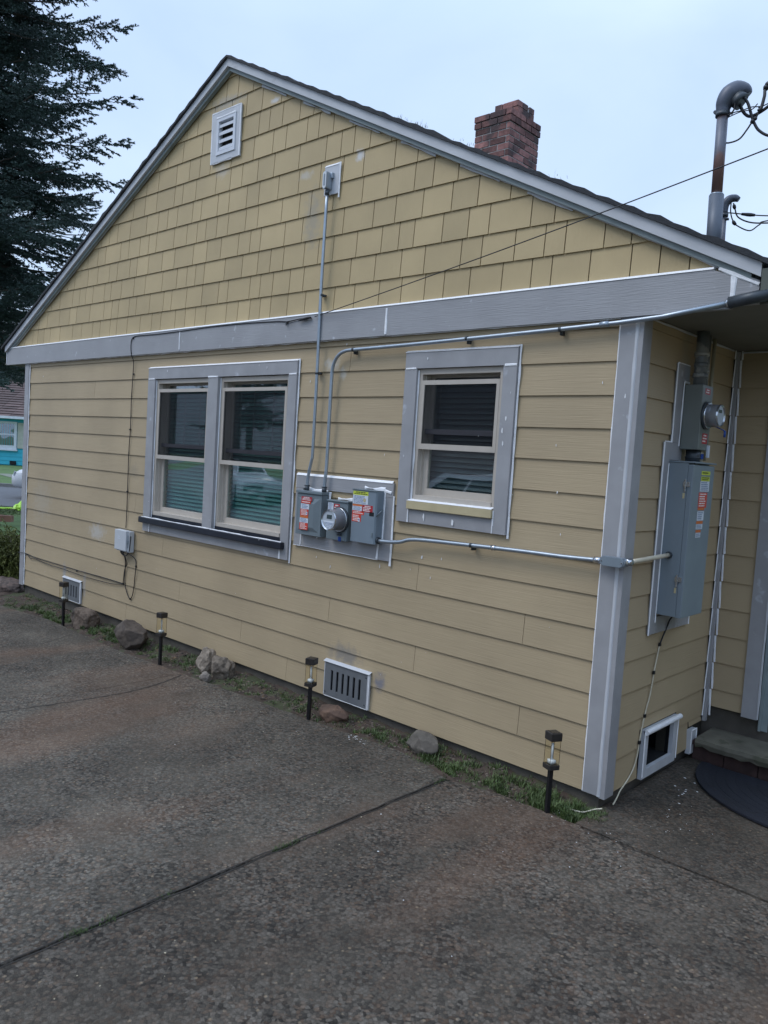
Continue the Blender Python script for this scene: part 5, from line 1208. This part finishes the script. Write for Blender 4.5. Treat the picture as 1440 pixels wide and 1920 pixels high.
def branch_template(Lb, r, curve, step=.13, tstep=.085, per=12, nl=.05):
    """one limb along +x: returns needle verts and a wood mesh"""
    n = 14; t = np.linspace(0, 1, n); wob_ = np.cumsum(r.normal(0, .012, (n, 2)), 0) * Lb
    P = np.stack([t * Lb, wob_[:, 0], -curve[0] * Lb * np.sin(t * PI * .55) + curve[1] * Lb * t ** 3 + wob_[:, 1] * .5], 1)
    def at(s): i = np.clip(s * (n - 1), 0, n - 1.001); k = i.astype(int); f = (i - k)[:, None]; return P[k] * (1 - f) + P[k + 1] * f, (P[np.minimum(k + 1, n - 1)] - P[k])
    A, B_, S2 = [], [], []
    s_ = .12
    while s_ < .99:
        for sd in (-1, 1):
            p, d = at(np.array([s_])); p = p[0]; d = d[0] / np.linalg.norm(d[0]); ll = (.62 * (1 - s_) ** .75 + .14) * Lb * .42 * r.uniform(.65, 1.2)
            ll = min(ll, .95 * min(1, s_ * 5))
            az = sd * math.radians(r.uniform(42, 62)); c_, s2 = math.cos(az), math.sin(az)
            dd = np.array([d[0] * c_ - d[1] * s2, d[0] * s2 + d[1] * c_, d[2] * .6 + r.uniform(-.60, .10)]); dd /= np.linalg.norm(dd)
            m = max(3, int(ll / tstep)); q = p.copy(); prev = q.copy()
            for j in range(m):
                dd = dd + np.array([0, 0, .05 * (j / m)]); dd /= np.linalg.norm(dd); q = prev + dd * ll / m; A.append(prev); B_.append(q); 
                if j > 0:
                    for s3 in (-1, 1):
                        if r.random() < .15: continue
                        az3 = s3 * math.radians(r.uniform(38, 60)); c3, q3 = math.cos(az3), math.sin(az3)
                        d3 = np.array([dd[0] * c3 - dd[1] * q3, dd[0] * q3 + dd[1] * c3, dd[2] + r.uniform(-.45, .25)]); d3 /= np.linalg.norm(d3)
                        l3 = (.26 * (1 - j / m) + .09) * r.uniform(.7, 1.2) * min(1, ll); A.append(prev); B_.append(prev + d3 * l3)
                prev = q
        s_ += step / Lb * r.uniform(.7, 1.3)
    A = np.array(A); B_ = np.array(B_)
    Vn = needles(A, B_, per, 0, r, ln=nl, wid=nl * .12)
    return Vn, P
def tubes_np(P, r0, r1, seg=6):
    n = len(P); V = []
    for i in range(n):
        rad = r0 + (r1 - r0) * i / (n - 1); d = P[min(i + 1, n - 1)] - P[max(i - 1, 0)]; d = d / np.linalg.norm(d)
        u = np.cross(d, [0, 0, 1.] if abs(d[2]) < .9 else [1., 0, 0]); u /= np.linalg.norm(u); v = np.cross(d, u)
        for k in range(seg): a = 2 * PI * k / seg; V.append(P[i] + (u * math.cos(a) + v * math.sin(a)) * rad)
    F = [(i * seg + k, i * seg + (k + 1) % seg, (i + 1) * seg + (k + 1) % seg, (i + 1) * seg + k) for i in range(n - 1) for k in range(seg)]
    return np.array(V), F
def rotz(V, a): c, s_ = math.cos(a), math.sin(a); return V @ np.array([[c, s_, 0], [-s_, c, 0], [0, 0, 1]])
def conifer(name, label, loc, height, z_lo, z_hi, Rf, whorl, nper, seed, per=12, nl=.05, cat='tree', group=None, mats=('leaf_sp', 'bark'), tilt=(.10, .10), focus=None):
    r = np.random.default_rng(seed); T = thing(name, label, cat, loc, group)
    tpl = [branch_template(1.0 * L0, r, (tilt[0] * r.uniform(.6, 1.4), tilt[1] * r.uniform(.5, 1.4)), per=per, nl=nl) + (L0,) for L0 in (2.2, 2.8, 3.4, 3.4, 4.0)]
    VN, VW, FW = [], [], []; z = z_lo
    while z < z_hi:
        R_ = Rf(z); k = nper
        for j in range(k):
            az = 2 * PI * (j + r.random() * .8) / k + z * 2.1
            if focus is not None and math.cos(az - focus) < -.25 and r.random() < .5: continue
            Vn, P, L0 = tpl[int(r.integers(0, 5))]; want = R_ * r.uniform(.72, 1.1); s_ = want / L0
            sx = np.array([s_, max(.6, s_ ** .7), max(.6, s_ ** .7)]) if s_ < 1 else np.array([s_, 1, 1]); pit = r.normal(.03, .20)
            cy, sy = math.cos(pit), math.sin(pit); RY = np.array([[cy, 0, sy], [0, 1, 0], [-sy, 0, cy]])
            g = lambda V: rotz((V * sx) @ RY, az) + np.array([0, 0, z + r.uniform(-.15, .15)])
            VN.append(g(Vn)); pw, fw = tubes_np(g(P)[:-3], .035, .008); b = sum(len(q) for q in VW); VW.append(pw); FW += [tuple(b + i for i in f) for f in fw]
        z += whorl * r.uniform(.8, 1.2)
    VN = np.concatenate(VN); fast('crown', VN, np.arange(len(VN)).reshape(-1, 3), M[mats[0]], T)
    tr = np.array([[0, 0, -.2], [.02, .02, height * .3], [-.05, .03, height * .6], [0, 0, height]]); pw, fw = tubes_np(tr, .30, .05, 12); b = sum(len(q) for q in VW); VW.append(pw); FW += [tuple(b + i for i in f) for f in fw]
    me = bpy.data.meshes.new('trunk'); me.from_pydata(np.concatenate(VW).tolist(), [], FW); me.materials.append(M[mats[1]]); o = bpy.data.objects.new('trunk', me); link(o, T)
    return T
SPR = conifer('spruce_tree', 'large dark spruce towering behind the left end of the house', (-17.5, 2.75, -.2), 17, 3.9, 14.5, lambda z: 3.6 + .3 * math.sin(z * 2.3) - .12 * max(0, z - 7.5), .31, 6, 5, focus=.75, nl=.058, per=10)
SP2 = conifer('spruce_tree', 'lower dark conifer beyond the blue house at the left edge', (-24.0, 8.6 + 3.2, -.3), 9, 4.6, 9.5, lambda z: 2.6 - .22 * (z - 5), .6, 5, 9, per=8, nl=.08)

# ------------------------------------------------------------------ golden shrub at the left corner
def shrub(loc, label):
    r = np.random.default_rng(2); T = thing('cypress_shrub', label, 'shrub', loc); A, B_ = [], []
    for _ in range(1500):
        az = r.uniform(0, 2 * PI); el = r.uniform(.25, 1.3); rad = r.uniform(.10, .46); p = np.array([math.cos(az) * rad * .6, math.sin(az) * rad * .6, r.uniform(.05, .50)])
        d = np.array([math.cos(az) * math.cos(el), math.sin(az) * math.cos(el), math.sin(el)]); 
        for j in range(7):
            q = p + d * .055; A.append(p); B_.append(q); d = d + np.array([r.normal(0, .15), r.normal(0, .15), -.26]); d /= np.linalg.norm(d); p = q
            if j > 2 and r.random() < .6: A.append(p); B_.append(p + np.array([r.normal(0, .03), r.normal(0, .03), -.05]))
    V = needles(np.array(A), np.array(B_), 6, 0, r, ln=.024, wid=.0035); fast('foliage', V, np.arange(len(V)).reshape(-1, 3), M['leaf_y'], T)
    pw, fw = tubes_np(np.array([[0, 0, -.1], [.02, 0, .2], [.0, .03, .45]]), .03, .012); me = bpy.data.meshes.new('stem'); me.from_pydata(pw.tolist(), [], fw); me.materials.append(M['bark']); link(bpy.data.objects.new('stem', me), T)
shrub((-8.28, .32, -.17), 'yellow-green drooping cypress shrub at the left corner of the house')

# ------------------------------------------------------------------ across the street
ru = Vector((.733, .678, 0)).normalized(); rf = Vector((-.678, .733, 0))
def strip3(name, a, b, off0, off1, z, m, kind='structure'):
    O = Vector((-19.9, 4.7, 0)); pts = [O + rf * off0 - ru * a, O + rf * off0 + ru * b, O + rf * off1 + ru * b, O + rf * off1 - ru * a]
    mb = MB(); mb.add([(p.x, p.y, z) for p in pts], [(0, 1, 2, 3)]); o = mb.build(name, m); o['kind'] = kind; return o
strip3('road', 200, 200, .2, 7.7, -.25, M['asphalt'])
mb = MB(); O = Vector((-19.9, 4.7, 0)); p0 = O + rf * 7.7 - ru * 60; p1 = O + rf * 7.7 + ru * 60
mb.prism([(p0.x, p0.y, -.27), (p1.x, p1.y, -.27), (p1.x, p1.y, -.13), (p0.x, p0.y, -.13)], tuple(rf * .18)); o = mb.build('kerb', mat('kerb_concrete', (.19, .19, .18), .9, var=.2)); o['kind'] = 'structure'
mb = MB(); a_ = O + rf * 7.9; b_ = O + rf * 27; mb.prism([(a_ - ru * 60).to_tuple()[:2] + (-.16,), (a_ + ru * 60).to_tuple()[:2] + (-.16,), (b_ + ru * 60).to_tuple()[:2] + (-.16,), (b_ - ru * 60).to_tuple()[:2] + (-.16,)], (0, 0, .02)); o = mb.build('far_lawn', M['lawn']); o['kind'] = 'structure'
mb = MB(); mb.add([(-34.9, 10.3, -.130), (-30.6, 9.5, -.130), (-29.6, 11.2, -.130), (-29.9, 11.6, -.130), (-31.6, 10.2, -.130), (-34.9, 10.9, -.130)], [(0, 1, 2, 3, 4, 5)]); o = mb.build('garden_path', M['slabp'] if 'slabp' in M else mat('path_concrete', (.17, .18, .14), .9)); o['kind'] = 'structure'
BH = thing('blue_house', 'turquoise house with a brown shingle roof across the street', 'house', (-44.6, 14.8, -.2))
bO = Vector((-44.6, 14.8, 0))
def bpt(a, d, z): v = bO + ru * a - rf * d; return (v.x, v.y, z)     # d towards the camera
M['turq'] = mat('turquoise_siding', (.030, .40, .52), .6, var=.06); M['broof'] = mat('brown_roof_shingle', (.105, .072, .066), .9, var=.25, vscale=1.2, island=.25)
M['wtrim'] = mat('white_trim', (.62, .65, .70), .5); M['beige'] = mat('beige_shutter', (.45, .45, .38), .6)
mb = MB()
for k in range(12):
    z = -.1 + k * .235
    if z > 2.7: break
    mb.prism([bpt(-9, .0, z), bpt(7, .0, z), bpt(7, -.02, z + .235), bpt(-9, -.02, z + .235)], tuple(rf * .05))
mb.prism([bpt(-9, -.06, -.2), bpt(7, -.06, -.2), bpt(7, -.06, 2.8), bpt(-9, -.06, 2.8)], tuple(rf * 8)); mb.build('wall', M['turq'], BH)
mb = MB()
for k in range(16):
    t0, t1 = k / 16, (k + 1) / 16; q = lambda t, a, up=0: bpt(a, .55 - 5.0 * t, 2.62 + 2.45 * t + up)
    x = -10.0; 
    while x < 8: mb.add([q(t0, x, .04), q(t0, x + .9, .04), q(t1, x + .9), q(t1, x)], [(0, 1, 2, 3)]); x += .92
mb.prism([bpt(-10, .55, 2.60), bpt(8, .55, 2.60), bpt(8, -4.45, 5.03), bpt(-10, -4.45, 5.03)], (0, 0, -.08)); rf_ = mb.build('roof', M['broof'], BH)
mb = MB(); mb.prism([bpt(-10, .60, 2.52), bpt(8, .60, 2.52), bpt(8, .60, 2.66), bpt(-10, .60, 2.66)], tuple(rf * .06)); mb.prism([bpt(-10, .53, 2.515), bpt(8, .53, 2.515), bpt(8, -.05, 2.515), bpt(-10, -.05, 2.515)], (0, 0, .02)); mb.build('gutter', M['wtrim'], BH)
def bwin(a0, a1, z0, z1):
    mb = MB()
    def fr(p, q, r, s, d=.07): mb.prism([bpt(p, d, r), bpt(q, d, r), bpt(q, d, s), bpt(p, d, s)], tuple(rf * .10))
    t = .15; fr(a0, a0 + t, z0, z1); fr(a1 - t, a1, z0, z1); fr(a0 + t, a1 - t, z0, z0 + .22); fr(a0 + t, a1 - t, z1 - .12, z1); fr(a0 + t, a1 - t, (z0 + z1) / 2 + .02, (z0 + z1) / 2 + .09); fr(a0 - .06, a1 + .06, z0 - .08, z0 - .001, .12)
    w_ = mb.build('window', M['wtrim'], BH)
    mb = MB(); mb.prism([bpt(a0 + t, .045, z0 + .1), bpt(a1 - t, .045, z0 + .1), bpt(a1 - t, .045, z1 - .1), bpt(a0 + t, .045, z1 - .1)], tuple(rf * .005)); mb.build('pane', M['glass'], w_)
    mb = MB()
    for k in range(9): u = a0 + t + (a1 - a0 - 2 * t) * k / 9; mb.prism([bpt(u + .01, .032, z0 + .1), bpt(u + .09, .032, z0 + .1), bpt(u + .09, .032, z1 - .1), bpt(u + .01, .032, z1 - .1)], tuple(rf * .004))
    mb.build('curtain', M['darkframe'], w_)
bwin(-1.15, .36, .78, 2.36); bwin(-6, -3.8, .78, 2.36)
mb = MB(); mb.prism([bpt(.40, .05, .86), bpt(1.0, .05, .86), bpt(1.0, .05, 2.32), bpt(.40, .05, 2.32)], tuple(rf * .05)); mb.build('shutter', M['beige'], BH)
mb = MB(); mb.prism([bpt(-.0, .06, -.1), bpt(.35, .06, -.1), bpt(.35, .06, .12), bpt(0, .06, .12)], tuple(rf * .03)); mb.build('foundation_vent', M['dark'], BH)
# dark trees beyond the blue house (leafy clumps)
def broad(loc, R_, h, label, seed, m):
    r = np.random.default_rng(seed); T = thing('background_tree', label, 'tree', loc, 'trees beyond the blue house'); n = 9000
    cs = r.normal(0, 1, (40, 3)); cs /= np.linalg.norm(cs, axis=1, keepdims=True); cs *= r.uniform(.4, 1, (40, 1)) * np.array([R_, R_, h * .33]); cs[:, 2] += h * .62
    k = r.integers(0, 40, n); p = cs[k] + r.normal(0, 1, (n, 3)) * np.array([R_ * .22, R_ * .22, h * .09]); s_ = .16
    a = r.normal(0, s_, (n, 3)); b = r.normal(0, s_, (n, 3)); V = np.stack([p - a, p + b, p + a - b * .3], 1).reshape(-1, 3); fast('crown', V, np.arange(len(V)).reshape(-1, 3), m, T)
    pw, fw = tubes_np(np.array([[0, 0, -.2], [.1, 0, h * .4], [0, .1, h * .8]]), .3, .08, 8); me = bpy.data.meshes.new('trunk'); me.from_pydata(pw.tolist(), [], fw); me.materials.append(M['bark']); link(bpy.data.objects.new('trunk', me), T)
M['leaf_d'] = mat('dark_leaves', (.040, .048, .030), .7, var=.4, vscale=.5, island=.4)
broad((-60, 20, -.2), 5, 11, 'dark tree over the left of the brown roof', 1, M['leaf_d']); broad((-56, 27, -.2), 5, 10, 'dark tree rising behind the right of the brown roof', 2, M['leaf_d']); broad((-66, 12, -.2), 6, 12, 'tall dark tree farthest left beyond the blue house', 3, M['leaf_d'])
broad((-52, 34, -.2), 5, 9, 'dark tree farthest right beyond the blue house', 4, M['leaf_d'])
# lime bag and tape, timber edging
M['lime'] = mat('lime_plastic', (.42, .75, .06), .4, var=.1)
bm = bmesh.new(); bmesh.ops.create_icosphere(bm, subdivisions=4, radius=1)
for v in bm.verts: v.co = Vector((v.co.x * .30, v.co.y * .22, max(-.05, v.co.z * .17))) * (1 + .35 * noise.noise(v.co * 2.3) + .12 * noise.noise(v.co * 7))
me = bpy.data.meshes.new('plastic_bag'); bm.to_mesh(me); bm.free(); me.materials.append(M['lime']); o = bpy.data.objects.new('plastic_bag', me); COL.objects.link(o); o.location = (-18.72, 4.78, -.20); tag(o, 'crumpled lime-green plastic bag on the verge by the road', 'bag')
mb = MB(); P_ = [(-18.85 - .12 * i, 4.62 - .10 * i + .04 * math.sin(i * 1.9), -.235 + .02 * abs(math.sin(i * 1.3))) for i in range(9)]
mb.tube(smoothpath(P_, 4), .030, 6); tag(mb.build('plastic_strip', M['lime']), 'lime-green strip trailing left from the bag along the verge', 'strip')
mb = MB(); c0 = Vector((-15.6, 2.75, -.16)); mb.prism([c0 - ru * 1.2, c0 + ru * .45, c0 + ru * .45 + rf * .14, c0 - ru * 1.2 + rf * .14], (0, 0, .13)); tag(mb.build('timber_edging', mat('brown_timber', (.20, .10, .065), .8, var=.3, vscale=6)), 'brown timber edging across the front garden at the left edge', 'timber')
gs = []
for _ in range(420):
    c = O - rf * rr_.uniform(.1, 5.5) + ru * rr_.uniform(-1.6, 1.2); gs.append((c.x, c.y, .10, .10, 26, .07, -.26))
blades('verge_grass', 'green grass of the front garden and verge', gs, M['grass'], seed=31, wid=.006)

# ------------------------------------------------------------------ cars
M['carw'] = mat('white_car_paint', (.62, .63, .65), .25, .1, var=.02); M['tyre'] = mat('tyre_rubber', (.02, .02, .02), .8); M['carglass'] = mat('car_glass', (.015, .03, .03), .05)
M['hl'] = mat('headlight_glass', (.75, .78, .8), .1); M['plate'] = mat('plate_white', (.6, .62, .6), .5)
def car(label, loc, rz, group='white cars'):
    T = thing('parked_car', label, 'car', (0, 0, 0), group)
    def loft(st, name, m, par=T):
        seg = 16; vs = []
        for (x, hw, zt, zb, ex) in st:
            zc, hz = (zt + zb) / 2, (zt - zb) / 2
            for k in range(seg):
                a = 2 * PI * (k + .5) / seg; c_, s_ = math.cos(a), math.sin(a); p = 2 / ex
                vs.append((x, hw * math.copysign(abs(c_) ** p, c_), zc + hz * math.copysign(abs(s_) ** p, s_)))
        n = len(st); fs = [(i * seg + k, i * seg + (k + 1) % seg, (i + 1) * seg + (k + 1) % seg, (i + 1) * seg + k) for i in range(n - 1) for k in range(seg)] + [tuple(range(seg)), tuple((n - 1) * seg + k for k in range(seg))]
        mb = MB(); mb.add(vs, fs); mb.smooth = True; return _build(mb, name, m, par)
    loft([(-2.28, .70, .98, .50, 4), (-2.2, .84, 1.05, .34, 5), (-1.6, .91, 1.08, .28, 6), (0, .92, 1.06, .26, 6), (1.0, .91, 1.04, .27, 6), (1.6, .90, .99, .28, 5), (2.05, .86, .90, .30, 5), (2.25, .76, .80, .34, 4), (2.33, .60, .70, .42, 4)], 'body', M['carw'])
    gh = [(-2.12, .74, 1.12, 1.0, 4)]
    mb = MB(); lo = [(-2.15, .80, 1.03), (1.05, .80, 1.02)]; 
    A4 = [(-2.18, -.82, 1.0), (1.15, -.82, 1.0), (1.15, .82, 1.0), (-2.18, .82, 1.0)]; B4 = [(-1.85, -.62, 1.66), (.20, -.62, 1.68), (.20, .62, 1.68), (-1.85, .62, 1.66)]
    mb.add(A4 + B4, [(0, 1, 5, 4), (1, 2, 6, 5), (2, 3, 7, 6), (3, 0, 4, 7), (4, 5, 6, 7)]); _build(mb, 'cabin', M['carw'], T)
    def lerp(p, q, t): return tuple(p[i] + (q[i] - p[i]) * t for i in range(3))
    def pane(a, b, c, d, u0, u1, v0, v1, name='side_window', o_=(0, 0, 0)):
        P_ = [lerp(lerp(a, b, u), lerp(d, c, u), v) for u, v in ((u0, v0), (u1, v0), (u1, v1), (u0, v1))]; nn = (Vector(P_[1]) - Vector(P_[0])).cross(Vector(P_[3]) - Vector(P_[0])).normalized()
        ctr = sum((Vector(p) for p in P_), Vector()) / 4; 
        if nn.dot(ctr - Vector((-.5, 0, 1.3))) < 0: nn = -nn
        mb = MB(); mb.prism([Vector(p) + nn * .004 for p in P_], nn * .004); _build(mb, name, M['carglass'], T)
    for a, b, c, d in ((A4[0], A4[1], B4[1], B4[0]), (A4[3], A4[2], B4[2], B4[3])):
        pane(a, b, c, d, .05, .28, .16, .86); pane(a, b, c, d, .31, .58, .12, .88); pane(a, b, c, d, .61, .90, .12, .88)
    pane(A4[1], A4[2], B4[2], B4[1], .06, .94, .10, .92, 'windscreen'); pane(A4[0], A4[3], B4[3], B4[0], .08, .92, .15, .90, 'rear_window')
    for x in (-1.42, 1.42):
        for y in (-.84, .84):
            mb = MB(); mb.tube([(x, y - .11, .34), (x, y + .11, .34)], .34, 24); wh = _build(mb, 'wheel', M['tyre'], T)
            mb = MB(); mb.tube([(x, y - .115, .34), (x, y + .115, .34)], .20, 16); _build(mb, 'rim', M['chrome'], wh)
    mb = MB(); mb.prism([(2.31, -.45, .70), (2.31, .45, .70), (2.36, .38, .48), (2.36, -.38, .48)], (-.1, 0, 0)); _build(mb, 'grille', M['hub'], T)
    for s_ in (-1, 1):
        mb = MB(); mb.prism([(2.245, s_ * .48, .80), (2.12, s_ * .83, .84), (2.16, s_ * .82, .72), (2.30, s_ * .50, .71)], (.03, 0, 0)); _build(mb, 'headlight', M['hl'], T)
    mb = MB(); mb.box(2.37, 2.38, -.16, .16, .38, .50); _build(mb, 'number_plate', M['plate'], T)
    T.location = loc; T.rotation_euler = (0, 0, rz); return T
c1 = car('white car on the far road, only its bumper showing past the house corner', (0, 0, 0), 0)
cd = ru.copy(); p = Vector((-23.4, 6.35, -.25)) + ru * 2.60
c1.location = p; c1.rotation_euler = (0, 0, math.atan2(-ru.y, -ru.x))
def copytree(o, par=None):
    c = o.copy(); COL.objects.link(c); c.parent = par
    for ch in o.children: copytree(ch, c)
    return c
c2 = copytree(c1); c2.location = (-21.0, -13.6, -.25); c2.rotation_euler = (0, 0, math.radians(28)); c2['label'] = 'white car mirrored in the right half of the double window'
c3 = copytree(c1); c3.location = (-7.0, -8.0, -.15); c3.rotation_euler = (0, 0, math.radians(178)); c3['label'] = 'white car seen side-on, mirrored in the small window'

# ------------------------------------------------------------------ the house opposite (behind the camera, seen in the glass)
NH = thing('opposite_house', 'low pinkish-grey gabled house across the driveway, behind the viewer', 'house', (-8, -13, 0))
M['nwall'] = mat('pinkish_siding', (.26, .215, .20), .7, var=.08)
mb = MB(); mb.prism([(-15, -13, -.3), (3, -13, -.3), (3, -13, 2.7), (-6, -13, 5.4), (-15, -13, 2.7)], (0, -10, 0)); mb.build('wall', M['nwall'], NH)
mb = MB(); mb.prism([(-15.6, -12.6, 2.55), (-6, -12.6, 5.45), (3.6, -12.6, 2.55), (3.6, -12.6, 2.75), (-6, -12.6, 5.65), (-15.6, -12.6, 2.75)], (0, -10.8, 0)); mb.build('roof', M['roof'], NH)
for a in (-14, 1):
    mb = MB(); mb.box(a, a + 1.6, -12.99, -12.94, .9, 2.1); w_ = mb.build('window', M['wtrim'], NH)
    mb = MB(); mb.box(a + .1, a + 1.5, -12.939, -12.93, 1.0, 2.0); mb.build('pane', M['carglass'], w_)
T2 = copytree(SPR); T2.location = (-24, -16, -.3); T2.rotation_euler = (0, 0, 2.0); T2['label'] = 'dark spruce behind the viewer, mirrored in the double window'
mb = MB(); mb.box(-45, -9.55, -30, -1.6, -.27, -.245); o = mb.build('parking_area', M['asphalt']); o['kind'] = 'structure'
GR = thing('shade_building', 'plain beige building added out of view at right to shade the side wall', 'shade_building', (7, 3, 0))  # added unseen building: blocks sky from the right so the side wall darkens
mb = MB(); mb.prism([(5.6, -3, -.3), (5.6, -3, 3.2), (8, -3, 4.4), (10.4, -3, 3.2), (10.4, -3, -.3)], (0, 12, 0)); mb.build('wall', M['siding_side'], GR)
mb = MB(); mb.prism([(5.2, -3.3, 3.0), (5.2, -3.3, 3.15), (8, -3.3, 4.6), (10.8, -3.3, 3.15), (10.8, -3.3, 3.0), (8, -3.3, 4.45)], (0, 12.6, 0)); mb.build('roof', M['roof'], GR)
